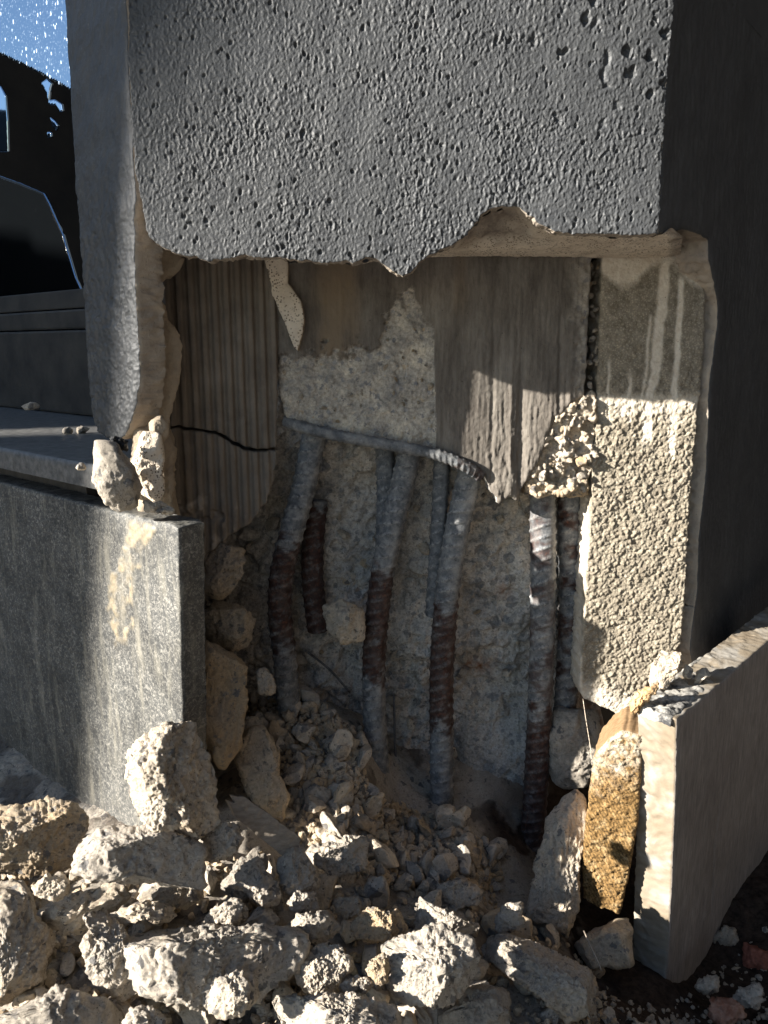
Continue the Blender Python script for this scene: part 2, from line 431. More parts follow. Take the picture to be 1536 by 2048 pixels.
def m_block():
    k = NT('porous_render_block', .93, .2)
    c = k.ramp(k.noise(110, 5, .7), [(.35, (.24, .205, .155)), (.65, (.40, .35, .27))])
    g = k.ramp(k.vor(520), [(.0, 1.25), (.5, .7)]); c = k.mix(1.0, c, g, 'MULTIPLY')
    c = k.mix(k.attr(0), c, k.ramp(k.noise(200, 4, .6), [(.3, (.55, .47, .37)), (.7, (.70, .64, .54))]))
    sp = k.math('MULTIPLY', k.ramp(k.vor(300), [(.10, 1), (.2, 0)]), k.ramp(k.noise(150, 2), [(.52, 0), (.6, 1)])); c = k.mix(sp, c, (.15, .12, .09))
    k.col(c)
    b = k.bump(k.noise(420, 5, .7), .9, .0016); return k.m
def m_rebar():
    k = NT('steel_bar', .7, .4)
    st = k.ramp(k.noise(160, 6, .7), [(.3, (.05, .056, .063)), (.55, (.12, .127, .135)), (.75, (.27, .275, .275))])
    ru = k.ramp(k.noise(240, 6, .7), [(.32, (.014, .006, .005)), (.54, (.038, .014, .009)), (.77, (.15, .05, .022))])
    c = k.mix(k.math('MULTIPLY', k.attr(0), k.ramp(k.noise(70, 5, .7), [(.58, 1), (.70, .25)])), st, ru)
    c = k.mix(k.math('MULTIPLY', k.attr(2), k.math('SUBTRACT', .85, k.math('MULTIPLY', k.attr(0), .6))), c, k.ramp(k.noise(300, 4, .7), [(.4, (.06, .066, .074)), (.62, (.34, .335, .32))]))  # rib relief put into the colour, dark and dusty, since shade hides it
    du = k.ramp(k.noise(75, 6, .7), [(.42, 0), (.66, .85)])
    c = k.mix(k.math('MULTIPLY', k.math('MULTIPLY', du, .8), k.attr(1)), c, (.38, .37, .345))
    k.col(c); k.bump(k.noise(500, 5, .7), .6, .0008); return k.m
def m_granite():
    k = NT('speckled_granite', .5, .4)
    n1 = k.noise(330, 5, .75, dist=1.2)
    c = k.ramp(n1, [(.34, (.035, .037, .038)), (.50, (.070, .070, .066)), (.63, (.21, .20, .178))])
    lo = k.ramp(k.noise(24, 5, .65), [(.35, .65), (.65, 1.2)]); c = k.mix(1.0, c, lo, 'MULTIPLY')
    st = k.noise(30, 5, .6, k.mapv((3, 3, .5))); du = k.ramp(st, [(.52, 0), (.74, .5)])
    c = k.mix(du, c, (.27, .25, .20))
    c = k.mix(k.attr(0), c, k.ramp(k.noise(200, 5, .7), [(.35, (.17, .14, .095)), (.65, (.27, .23, .16))]))
    c = k.mix(k.attr(1), c, k.ramp(k.noise(200, 5, .7), [(.35, (.23, .21, .17)), (.65, (.42, .39, .33))]))
    k.col(c); k.rough(k.ramp(n1, [(.3, .4), (.7, .7)]))
    b = k.bump(n1, .25, .0005); k.bump(k.noise(700, 3), .3, .0004, b); return k.m
def m_panel():
    k = NT('weathered_stone_face', .8, .3)
    c = k.ramp(k.noise(14, 6, .65), [(.3, (.215, .185, .16)), (.7, (.32, .28, .245))])
    st = k.ramp(k.noise(60, 6, .7, k.mapv((5, 5, .8))), [(.35, .75), (.7, 1.25)]); c = k.mix(1.0, c, st, 'MULTIPLY')
    w = k.ramp(k.noise(420, 4, .7), [(.62, 0), (.72, .8)]); c = k.mix(w, c, (.36, .31, .27))
    k.col(c); k.bump(k.noise(300, 5, .7), .35, .0006); return k.m
def m_sawn():
    k = NT('sawn_stone_edge', .75, .3)
    c = k.ramp(k.noise(22, 5, .6, None, 1.0), [(.38, (.19, .15, .105)), (.5, (.215, .18, .135)), (.62, (.27, .25, .22))])
    arc = k.n('ShaderNodeTexWave'); arc.wave_type = 'RINGS'; arc.inputs['Scale'].default_value = 55; arc.inputs['Distortion'].default_value = 2.5; arc.inputs['Detail'].default_value = 3
    mp = k.n('ShaderNodeMapping'); mp.inputs['Location'].default_value = (.25, .1, -.35); k.link(k.co, mp.inputs[0]); k.link(mp.outputs[0], arc.inputs[0])
    c = k.mix(1.0, c, k.ramp(arc.outputs['Fac'], [(.1, .95), (.6, 1.02)]), 'MULTIPLY')
    k.col(c); b = k.bump(arc.outputs['Fac'], .15, .0006); k.bump(k.noise(260, 5, .7), .4, .001, b); return k.m
def m_dusty():
    k = NT('dusty_dark_ledge', .9, .2)
    d = k.ramp(k.noise(70, 7, .75), [(.40, 0), (.62, 1)])
    c = k.mix(d, (.045, .045, .047), (.42, .40, .36)); k.col(c)
    k.bump(k.noise(300, 6, .75), .5, .001); return k.m
def m_timber():
    k = NT('rotten_timber_end_grain', .9, .2)
    w = k.n('ShaderNodeTexWave'); w.inputs['Scale'].default_value = 120; w.inputs['Distortion'].default_value = 5; w.inputs['Detail'].default_value = 3; w.inputs['Detail Scale'].default_value = 2
    mp = k.n('ShaderNodeMapping'); mp.inputs['Rotation'].default_value = (0, .5, 0); k.link(k.co, mp.inputs[0]); k.link(mp.outputs[0], w.inputs[0])
    c = k.ramp(k.noise(90, 6, .7), [(.3, (.10, .055, .018)), (.52, (.24, .145, .055)), (.75, (.46, .34, .19))])
    c = k.mix(1.0, c, k.ramp(w.outputs['Fac'], [(.1, .6), (.7, .95)]), 'MULTIPLY')
    c = k.mix(k.attr(0), c, (.50, .46, .38))
    pt = k.ramp(k.noise(420, 4, .7), [(.36, .25), (.5, 1.1)]); c = k.mix(1.0, c, pt, 'MULTIPLY')
    k.col(c); b = k.bump(w.outputs['Fac'], .2, .0008); k.bump(k.noise(500, 5, .75), .9, .0018, b); return k.m
def m_wood(name, a, b_):
    k = NT(name, .8, .3)
    c = k.ramp(k.noise(60, 5, .6, k.mapv((1, 6, 6))), [(.3, a), (.7, b_)]); k.col(c)
    k.bump(k.noise(120, 5, .6, k.mapv((1, 6, 6))), .4, .001); return k.m
def m_simple(name, a, b_, sc=60, rough=.8, bump=.4, bd=.001, spec=.3):
    k = NT(name, rough, spec); k.col(k.ramp(k.noise(sc, 6, .68), [(.32, a), (.68, b_)])); k.bump(k.noise(sc * 4, 6, .7), bump, bd); return k.m
def m_glass(name, dirt=True, tint=.5):
    k = NT(name, .03, .5)
    k.b.inputs['Metallic'].default_value = 1.0           # solar-control coating: a mirror
    c = (tint * .62, tint * .8, tint)
    if dirt:
        v = k.vor(150, vec=k.mapv((1, 1, .6))); sel = k.ramp(k.noise(70, 4, .7), [(.44, 0), (.58, 1)])
        d = k.math('MULTIPLY', k.ramp(v, [(.1, 1), (.28, 0)]), sel)
        d2 = k.ramp(k.noise(300, 4, .7), [(.55, 0), (.78, .3)])
        d = k.math('MINIMUM', k.math('ADD', d, d2), 1.0)
        cc = k.mix(d, c, (.17, .21, .29)); k.col(cc)
        k.link(k.math('SUBTRACT', 1.0, d), k.b.inputs['Metallic']); k.rough(k.ramp(d, [(0, .04), (.6, .8)]))
    else: k.col(c)
    return k.m
def m_dark_glass():
    k = NT('dark_window_glass', .05, .07); k.col((.003, .003, .004))
    d = k.ramp(k.noise(160, 5, .7), [(.66, 0), (.8, .12)]); k.col(k.mix(d, (.0025, .003, .0035), (.10, .11, .12)))
    k.rough(k.ramp(k.noise(20, 4), [(.4, .04), (.7, .15)])); return k.m

ROUGH = m_roughcast(); MORTAR = m_mortar(); CREAM = m_cream(); RUB = m_rubble(); RUBW = m_rubble('sandy_broken_concrete', .16); RUBS = m_rubble('rubble_and_soil', 0, .85, True); RUBD = m_rubble('shaded_grey_concrete', -.08, .8)  # RUBD: darker, greyer rubble copy with shade put into its colour
COLM = m_column(); CORE = m_core(); BRICK = m_brick(); BLOCK = m_block(); REBAR = m_rebar(); GRAN = m_granite(); PANEL = m_panel(); SAWN = m_sawn()
DUSTY = m_dusty(); TIMBER = m_timber(); TAN = m_mortar('tan_bedding_mortar', (.42, .345, .255), (.31, .25, .185), .2)
ORANGE = m_wood('orange_timber_side', (.19, .115, .055), (.30, .20, .11)); GREYWOOD = m_wood('weathered_grey_wood', (.17, .14, .11), (.29, .25, .205))
GLASS = m_glass('coated_glass'); GLASSC = m_glass('coated_glass_clean', False, .6); DGLASS = m_dark_glass()
FRAME = m_simple('dusty_dark_frame', (.018, .018, .018), (.05, .046, .040), 22, .6, .15)
SILL = m_simple('dark_stone_sill', (.06, .06, .06), (.17, .165, .155), 130, .45, .2, .0006)
SOIL = m_simple('dark_soil', (.018, .013, .010), (.085, .06, .042), 110, .95, 1.0, .004, .1)
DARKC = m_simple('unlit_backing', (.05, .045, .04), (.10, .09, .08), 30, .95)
BITUM = m_simple('black_bitumen', (.008, .008, .009), (.04, .04, .04), 150, .5, 1.0, .002)
REDB = m_simple('red_brick', (.16, .05, .03), (.33, .13, .085), 90, .9, .8, .002)
PINKR = m_simple('reddish_stone', (.24, .10, .06), (.50, .33, .24), 70, .9, .8, .003)
FOAM = m_simple('expanding_foam', (.30, .17, .07), (.50, .37, .22), 60, .8, .6, .002)
PAVE = m_simple('pale_pavement', (.20, .20, .198), (.27, .27, .262), 30, .9, .5, .002)
HOUSE = m_simple('dark_house_wall', (.022, .02, .019), (.035, .032, .03), 3, .9, spec=.1)  # near black so the added houses bounce little light
BARK = m_simple('tree_bark', (.08, .065, .05), (.16, .13, .10), 40, .95, 1, .01)
LEAF = m_simple('tree_leaf', (.04, .07, .02), (.08, .11, .035), 5, .7)
BOARD = m_wood('fence_board', (.14, .11, .08), (.24, .19, .15))
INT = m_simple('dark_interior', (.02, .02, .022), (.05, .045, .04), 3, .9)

# ------------------------------------------------------------------ ground and heap
HEAPPX = [(-300, 2048, -.20), (-300, 1750, -.06), (-100, 2048, -.185), (-100, 1800, -.125), (-100, 1760, .0), (200, 2048, -.175), (200, 1900, -.145), (200, 1840, -.115), (200, 1765, -.045),
          (450, 2048, -.165), (450, 1900, -.12), (450, 1800, -.085), (450, 1700, -.045), (450, 1600, 0), (650, 2048, -.155), (650, 1900, -.105), (650, 1800, -.06),
          (650, 1700, -.01), (650, 1600, .035), (650, 1480, .09), (620, 1400, .13), (850, 2048, -.145), (850, 1900, -.09), (850, 1800, -.04), (850, 1720, .025), (850, 1640, .085),
          (1050, 2048, -.13), (1050, 1900, -.06), (1050, 1790, .03), (1250, 2048, -.10), (1250, 1930, -.01), (1200, 1780, .09), (1450, 2060, -.06), (1450, 1960, .02), (1600, 2060, -.05)]
HP = np.array([atY(a, b, c) for a, b, c in HEAPPX]); HP[:, 2] -= .018
EXTRA = np.array([(x, y, z) for x, y, z in [(-.9, -.6, .08), (-.4, -.6, .08), (0, -.6, .02), (.4, -.6, -.02), (.9, -.5, -.02), (.7, .1, -.02), (.45, .12, -.02), (-.9, 0, .14), (-.8, .4, .1), (.1, .25, .1), (-.2, .3, .2), (.5, .5, 0)]])
HP = np.concatenate([HP, EXTRA])
def bedz(X, Y):
    X = np.atleast_1d(X); Y = np.atleast_1d(Y)
    d = (X[:, None] - HP[None, :, 0]) ** 2 + (Y[:, None] - HP[None, :, 1]) ** 2 + 2e-4
    w = 1 / d ** 1.8
    return (w * HP[None, :, 2]).sum(1) / w.sum(1)
def hitbed(px, py):
    r = rays(px, py)
    t = np.linspace(.25, 1.2, 300); P = CAM + t[:, None] * r
    k = np.nonzero(P[:, 2] < bedz(P[:, 0], P[:, 1]))[0]
    return P[k[0]] if len(k) else P[-1]

bm = bmesh.new(); bmesh.ops.create_grid(bm, x_segments=8, y_segments=8, size=60)
for v in bm.verts: v.co.z = -.055
props(put_bm('ground', bm, PAVE), kind='structure')
bm = bmesh.new(); bmesh.ops.create_grid(bm, x_segments=20, y_segments=20, size=.5)
for v in bm.verts: v.co = (.72 + v.co.x * .85, -.2 + v.co.y * 4, -.048 + .006 * math.sin(v.co.x * 23) * math.cos(v.co.y * 31))
props(put_bm('soil', bm, SOIL), kind='structure')

xs = np.arange(-.62, .72, .0032); ys = np.arange(-.5, .3, .0032)
XX, YY = np.meshgrid(xs, ys); P = np.stack([XX.ravel(), YY.ravel(), 0 * XX.ravel()], -1)
zz = np.concatenate([bedz(P[i:i + 20000, 0], P[i:i + 20000, 1]) for i in range(0, len(P), 20000)])
f1, f2, _ = worley(P, .014, 5); g1, g2, _ = worley(P, .007, 6)
zz = zz + .003 * (1 - f1) * sm(0, .25, f2 - f1) + .002 * (1 - g1) + .006 * fbm(P, .05, 4, 3)
ed = np.minimum.reduce([sm(-.62, -.5, P[:, 0]), sm(.72, .6, P[:, 0]), sm(-.5, -.42, P[:, 1])])
P[:, 2] = zz * ed + (-.05) * (1 - ed)
nx, ny = len(xs), len(ys); I = np.arange(nx * ny).reshape(ny, nx)
put('rubble_slope', P, [np.stack([I[:-1, :-1], I[:-1, 1:], I[1:, 1:], I[1:, :-1]], -1).reshape(-1, 4)], RUBS, kind='structure', attr=np.clip(sm(.10, .2, P[:, 0] + .04 * fbm(P, .08, 3, 4)) + sm(.15, .25, fbm(P, .05, 4, 9)) * .6, 0, 1)[:, None])

# ------------------------------------------------------------------ corner pier
pier = thing('corner_pier', 'dark grey roughcast corner pier with its lower render broken away', 'building pier', (0, 0, 0))
FRONT0 = FRONT(0)
main_poly = [(248, -130), (253, 0), (256, 100), (262, 220), (268, 330), (283, 400), (290, 440), (296, 472), (318, 490), (345, 505), (372, 512), (395, 514), (418, 524), (440, 518), (470, 514), (492, 510), (520, 516), (560, 514), (590, 518), (625, 522), (650, 526), (690, 520), (705, 528), (730, 514), (752, 515), (768, 530), (790, 545), (806, 551), (822, 545), (838, 525), (862, 508), (900, 492), (925, 478), (945, 455), (962, 430), (985, 416), (1010, 412), (1040, 417), (1062, 432), (1082, 450), (1110, 462), (1150, 468), (1200, 467), (1260, 470), (1314, 468), (1319, 440), (1325, 300), (1336, 150), (1348, 0), (1358, -130)]
def h_main(P, px, py):
    amp = .6 + .4 * sm(280, 520, px)
    q = P + .0013 * np.stack([pn(P, .0045, 91), 0 * px, pn(P, .006, 92)], -1)
    n1 = pn(q, (.0027, .0027, .0040), 1); n2 = pn(q, (.0017, .0017, .0022), 2); n3 = pn(P, .03, 3)
    tro = .65 + .6 * sm(-.3, .4, fbm(P, .06, 3, 7))
    b1 = np.maximum(n1, -.12) ; b2 = np.abs(n2)
    h = (.00092 * b1 + .0005 * n2 + .0002 * pn(P, .0011, 5)) * amp * tro + .0006 * n3 + .0015 * pn(P, .12, 8)
    f1, f2, r = worley(q, (.0042, .0042, .0060), 4)
    h -= np.where(r > .76, .0006 + .0012 * r, 0) * sm(.40, .14, f1) * amp
    reg = sm(1020, 1120, px) * sm(330, 120, py)
    g1, g2, rr = worley(P + .003 * np.stack([pn(P, .005, 61), 0 * px, pn(P, .005, 62)], -1), .012, 14)
    h -= np.where(rr > .45, .0036, 0) * sm(.40, .15, g1) * reg
    sp = np.exp(-((px - (1195 + (py - 60) * .22 + 10 * np.sin(py / 14.))) / 6) ** 2) * sm(20, 60, py) * sm(190, 140, py)
    return h - .0024 * sp * sm(-.15, .2, pn(P, .012, 66))
slab('render_coat', FRONT0, main_poly, .014, .00052, h_main, [ROUGH, MORTAR], pier, jag=.0015, jags=.0045, rings=4, rimamp=.0016, rnd=.0003,
     attr=lambda P, x, y: np.zeros((len(P), 1)), seed=1, label='sunlit front coat of coarse dark grey roughcast with a ragged lower edge')

left_poly = [(118, -130), (127, 0), (135, 120), (142, 230), (150, 370), (158, 480), (165, 580), (171, 680), (176, 760), (183, 820), (192, 862), (212, 876), (238, 880), (252, 868), (262, 840), (273, 800), (277, 760), (276, 700), (273, 640), (271, 560), (268, 480), (266, 440), (270, 400), (266, 330), (260, 220), (254, 100), (251, 0), (246, -130)]
def h_left(P, px, py):
    n1 = pn(P, (.005, .005, .008), 11); a = .35 + .65 * sm(250, 700, py)
    f1, f2, r = worley(P, .009, 12)
    return a * (.0012 * n1 + .0006 * pn(P, .0025, 13)) - np.where(r > .7, .0014, 0) * sm(.3, .1, f1) * sm(350, 600, py) + .0012 * pn(P, .03, 15) \
        - .004 * sm(180, 160, px - 0) * 0
slab('render_coat', LEFT(0), left_poly, .024, .0008, h_left, [ROUGH, MORTAR], pier, jag=.0006, jags=.005, rings=6, rimamp=.0022, rnd=.001,
     attr=lambda P, x, y: np.zeros((len(P), 1)), seed=2, label='narrow left return of dark grey roughcast beside the window')

right_poly = [(1360, -130), (1351, 0), (1338, 150), (1328, 300), (1322, 440), (1320, 466), (1345, 464), (1370, 458), (1400, 468), (1420, 480), (1421, 520), (1430, 565), (1439, 610), (1436, 660), (1425, 740), (1420, 800), (1419, 870), (1415, 940), (1408, 1000), (1400, 1080), (1396, 1180), (1388, 1250), (1382, 1300), (1400, 1420), (1560, 1420), (1560, -130)]
def h_right(P, px, py): return .0005 * pn(P, (.006, .006, .012), 21) + .0004 * pn(P, .003, 22) + .001 * pn(P, .04, 23)
slab('render_coat', RIGHT(0), right_poly, .03, .0015, h_right, [ROUGH, MORTAR], pier, jag=.0012, jags=.006, rings=16, rimamp=.0026, rnd=.0015,
     attr=lambda P, x, y: np.zeros((len(P), 1)), seed=3, label='shaded right hand side of the pier in near black render')

# underside of the front coat: loft from its ragged lower edge to a straight line at the block
edge = [(300, 474), (345, 503), (395, 512), (440, 516), (492, 508), (560, 512), (650, 524), (705, 526), (752, 514), (806, 549), (838, 523), (862, 506), (900, 490), (925, 476), (945, 453), (962, 428), (985, 414), (1010, 410), (1040, 415), (1062, 430), (1082, 448), (1110, 460), (1150, 466), (1200, 466), (1260, 468), (1313, 466), (1345, 468), (1365, 470)]
ep = np.array(edge, float); xs2 = np.linspace(300, 1365, 420); ye = np.interp(xs2, ep[:, 0], ep[:, 1])
A = atY(xs2, ye, .013); A[:, 0] += np.linspace(0, .0, len(A))
zb = atY(1000, 516, .126)[2]
nr = 60; rows = []
for k in range(nr + 1):
    f = k / nr
    Q = A.copy(); Q[:, 1] = .013 + (.128 - .013) * f
    Q[:, 2] = A[:, 2] * (1 - sm(0, .75, f)) + zb * sm(0, .75, f)
    Q[:, 0] += .055 * f * sm(.15, .26, A[:, 0])
    rows.append(Q)
P = np.concatenate(rows); fr = np.repeat(np.linspace(0, 1, nr + 1), len(A))
px, py = topx(P)
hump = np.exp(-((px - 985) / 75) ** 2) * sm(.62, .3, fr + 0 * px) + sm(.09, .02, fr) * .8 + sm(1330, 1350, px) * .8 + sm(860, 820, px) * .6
P[:, 2] += (.0014 * fbm(P, .012, 4, 41) + .006 * np.minimum(hump, 1) * fbm(P, .02, 3, 42)) * sm(1.0, .9, fr)
I = np.arange(len(P)).reshape(nr + 1, -1)
Q4 = np.stack([I[:-1, :-1], I[1:, :-1], I[1:, 1:], I[:-1, 1:]], -1).reshape(-1, 4)
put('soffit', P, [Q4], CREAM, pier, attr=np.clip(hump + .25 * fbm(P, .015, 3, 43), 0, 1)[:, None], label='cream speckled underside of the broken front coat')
# wall above the frame, and solid backing added to stop light leaks
ztop = atY(700, -118, 0)[2]
prism('upper_wall', [(-.232, .043), (-.183, .001), (.2025, .001), (.68, .575), (.4, .9), (-.06, .25)], ztop, 2.7, ROUGH, pier)
tR = RIGHT(0).uv([(1555, 600)])[0][0]; e0 = RP0 + UR * tR - NR * .001; e1 = RP0 + UR * 1.4 - NR * .001
prism('side_wall', [tuple(e0[:2]), tuple(e1[:2]), tuple((e1 - NR * .05)[:2]), tuple((e0 - NR * .05)[:2])], -.04, ztop, ROUGH, pier)
prism('added_backing', [(-.14, .245), (.30, .245), (.75, .70), (.42, 1.0), (-.03, .40)], -.04, ztop, DARKC, pier)
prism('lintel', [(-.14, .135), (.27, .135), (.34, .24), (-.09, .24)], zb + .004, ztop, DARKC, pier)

# block behind the right coat
block_poly = [(1207, 512), (1402, 512), (1410, 600), (1408, 700), (1396, 800), (1388, 900), (1382, 1000), (1374, 1100), (1370, 1200), (1360, 1290), (1305, 1352), (1268, 1442), (1240, 1432), (1200, 1410), (1166, 1396), (1159, 1380), (1163, 1300), (1170, 1200), (1180, 1050), (1190, 900), (1197, 750), (1203, 600)]
def block_mask(P, px, py):
    w = 9 * fbm(P, .012, 3, 52); x = px + 9 * fbm(P, (.03, .03, .05), 3, 56) + .25 * w
    top = sm(12, -12, py - (548 + 26 * np.sin((px - 1205) / 26.)) + w)
    dr = 0
    for cx0, sl, w0, y0, y1 in ((1332, -.11, 13, 520, 900), (1362, -.06, 10, 560, 920), (1218, -.01, 6, 730, 860), (1256, 0, 7, 755, 860), (1300, -.1, 6, 640, 830)):
        dr = np.maximum(dr, sm(w0, w0 - 7, np.abs(x - (cx0 + sl * (py - y0)))) * sm(y0 - 20, y0 + 10, py + w) * sm(y1, y1 - 30, py + 2 * w))
    rim = sm(1176, 1166, px + (py - 1100) * .042 - 1 + .6 * w) + sm(1340, 1385, py - (px - 1165) * .35 + 2 * w) + .7 * sm(780, 800, py) * sm(850, 800, py + 3 * w)
    return np.clip(np.maximum.reduce([top, dr, rim]), 0, 1)
def h_block(P, px, py):
    m = block_mask(P, px, py)
    f1, f2, r = worley(P, .0042, 53)
    rough = .0023 * (1 - f1) * (.3 + r) + .0011 * pn(P, .0022, 54)
    return rough * (1 - .6 * m) * (.5 + .5 * sm(700, 830, py)) + .0015 * fbm(P, .03, 3, 55)
slab('wall_block', FRONT(.122), block_poly, .06, .00072, h_block, [BLOCK, BLOCK], pier, jag=.0016, jags=.008, rings=10, rimamp=.003, rnd=.0012,
     attr=lambda P, x, y: block_mask(P, x, y)[:, None], seed=4, label='tall porous tan block streaked with pale drips')

# bedding mortar beside the clay block
tan_poly = [(276, 470), (300, 476), (335, 498), (372, 516), (366, 535), (345, 550), (327, 556), (322, 570), (318, 590), (330, 610), (340, 640), (362, 668), (366, 690), (363, 760), (352, 800), (338, 850), (312, 868), (280, 860), (270, 820), (285, 780), (285, 600)]
def h_tan(P, px, py): return .002 * fbm(P, .02, 4, 61) + .0008 * fbm(P, .006, 3, 62) + .006 * sm(330, 285, px)
slab('bedding_mortar', Plane((-.14, .062, 0), (.85, .35, 0), Z), tan_poly, .02, .0009, h_tan, [TAN, TAN], pier, jag=.002, jags=.008, rings=5, rimamp=.002, rnd=.002, seed=5)
# clay block: two broken pieces with ribbed faces
BP = Plane((-.13, .108, 0), (.955, .20, 0), Z)
def ribs(P, px, py, lim=99):
    u = (P - BP.P0) @ BP.U
    ph = u / .0101
    tri = np.abs((ph % 1) - .5) * 2
    return .0044 * sm(.15, .7, tri)
def h_bu(P, px, py): return ribs(P, px, py) + .0006 * fbm(P, .01, 3, 71) + .0008 * fbm(P, (.01, .01, .04), 2, 72)
bu = [(318, 508), (560, 508), (556, 700), (553, 850), (552, 894), (520, 898), (495, 893), (470, 884), (455, 872), (430, 862), (400, 857), (372, 853), (350, 850), (322, 858), (322, 700)]
bl = [(322, 864), (350, 856), (372, 859), (400, 863), (430, 868), (452, 878), (468, 890), (495, 900), (520, 904), (552, 900), (546, 960), (530, 1003), (502, 1040), (458, 1066), (432, 1088), (404, 1116), (386, 1100), (370, 1040), (322, 1010)]
cb = slab('hollow_clay_block', BP, bu, .03, .0009, h_bu, [BRICK, BRICK], pier, jag=.0012, jags=.006, rings=4, rimamp=.001, rnd=.001, attr=lambda P, x, y: np.clip(.3 * fbm(P, .03, 3, 73), 0, 1)[:, None], seed=6,
     label='upper piece of the ribbed tan clay block')
def h_bl(P, px, py):
    sp = sm(.0, .4, fbm(P, .03, 4, 74) + (py - 1030) / 200 - .1 + .25 * sm(420, 370, px))
    return (ribs(P, px, py) * .9) * (1 - sp) - .004 * sp + .002 * fbm(P, .02, 4, 75) + .003 + .006 * sm(880, 1050, py)
slab('hollow_clay_block', BP, bl, .04, .0009, h_bl, [BRICK, BRICK], pier, jag=.0012, jags=.006, rings=4, rimamp=.001, rnd=.001,
     attr=lambda P, x, y: np.clip(sm(.0, .4, fbm(P, .03, 4, 74) + (y - 1030) / 200 - .1 + .25 * sm(420, 370, x)), 0, 1)[:, None], seed=7, label='cracked lower piece of the ribbed clay block')

ICO = {}
def ico(l):
    if l not in ICO:
        bm = bmesh.new(); bmesh.ops.create_icosphere(bm, subdivisions=l, radius=1.0); bm.verts.index_update()
        ICO[l] = (np.array([v.co[:] for v in bm.verts]), np.array([[v.index for v in f.verts] for f in bm.faces])); bm.free()
    return ICO[l]
PEB = []
for k in range(16):
    rg = np.random.default_rng(500 + k); V, Fc = ico(4); Q = V.copy() * np.array([1, rg.uniform(.55, .95), rg.uniform(.38, .75)])
    for c in range(11):
        nn = rg.normal(size=3); nn /= np.linalg.norm(nn); d = (Q @ nn).max() * rg.uniform(.5, .82); Q -= nn * np.maximum(Q @ nn - d, 0)[:, None]
    Q = Q + V * (.10 * fbm(Q + k * 3, .8, 3, 600 + k) + .05 * fbm(Q + k, .25, 3, 700 + k))[:, None]
    me = mesh_from('concrete_chip', Q * .01, [Fc], True, [[RUB, RUB, RUB, RUBW][k % 4]]); PEB.append(me)
# ------------------------------------------------------------------ concrete column
colm = thing('concrete_column', 'grey reinforced concrete column spalled open to its steel bars', 'column', (0, .1, 0)); colm['kind'] = 'thing'
cpoly = [(536, 508), (1186, 508), (1180, 600), (1176, 700), (1170, 790), (1135, 815), (1105, 850), (1090, 890), (1075, 930), (1050, 968), (1035, 1003), (1018, 992), (1000, 1008), (985, 985), (968, 950), (930, 930), (890, 912), (850, 900), (800, 890), (740, 880), (690, 868), (640, 858), (600, 850), (572, 845), (560, 800), (553, 740), (551, 690), (545, 640), (538, 580)]
def broken(P, px, py):
    w = 75 * fbm(P, .03, 6, 81, .62)
    line = np.interp(px, [540, 600, 680, 740, 790, 830, 868, 880], [725, 715, 725, 690, 610, 590, 690, 1200])
    return sm(-9, 9, py + w - line)
def h_col(P, px, py):
    b = broken(P, px, py)
    f1, f2, r = worley(P, .009, 82)
    h = b * (-.004 + .0042 * fbm(P, .022, 5, 83, .6) + .002 * (1 - f1) * (r > .5) + .0012 * fbm(P, .004, 3, 89))
    h += (1 - b) * (.0007 * fbm(P, (.003, .003, .05), 3, 84) + .0004 * fbm(P, .004, 2, 85))
    for cx0, w0, d in ((1043, 9, .0034), (1118, 4, .0014), (985, 4, .0012), (1022, 5, -.0014), (1140, 6, -.001)):
        h -= d * np.exp(-((px - cx0 + .02 * (py - 800)) / w0) ** 2) * sm(560, 760, py)
    h += .0012 * sm(760, 900, py) * sm(950, 990, px) * fbm(P, (.004, .004, .014), 3, 86)
    f1, f2, r = worley(P, .008, 87)
    h -= .004 * sm(1110, 1180, px + 25 * fbm(P, .02, 3, 88)) * (1.2 - f1)
    return h + .001 * sm(870, 880, px)
def a_col(P, px, py):
    b = np.maximum(broken(P, px, py), .55 * sm(1130, 1180, px + 25 * fbm(P, .02, 3, 88)))
    t = sm(610, 640, px) * sm(735, 700, px) * sm(740, 700, py) + .5 * sm(900, 915, px) * sm(940, 925, px) * sm(650, 600, py)
    return np.stack([b, np.clip(t, 0, 1)], -1)
slab('formed_face', FRONT(.116), cpoly, .036, .00095, h_col, [COLM, CORE], colm, jag=.002, jags=.008, rings=7, rimamp=.003, rnd=.002, attr=a_col, seed=8,
     label='board marked upper face of the column with a broken lower edge')
slab('plaster_sliver', FRONT(.105), [(526, 508), (574, 508), (576, 540), (575, 565), (590, 585), (602, 602), (608, 640), (605, 662), (600, 682), (595, 702), (588, 694), (578, 668), (562, 630), (545, 590), (540, 560)], .012, .0009,
     lambda P, x, y: .0012 * fbm(P, .012, 4, 95), [CREAM, TAN], colm, jag=.001, jags=.006, rings=3, rimamp=.0012, rnd=.001, attr=lambda P, x, y: .0 * x[:, None], seed=9)
core_poly = [(380, 800), (1215, 520), (1215, 1480), (1060, 1480), (1052, 1620), (1048, 1850), (380, 1850)]
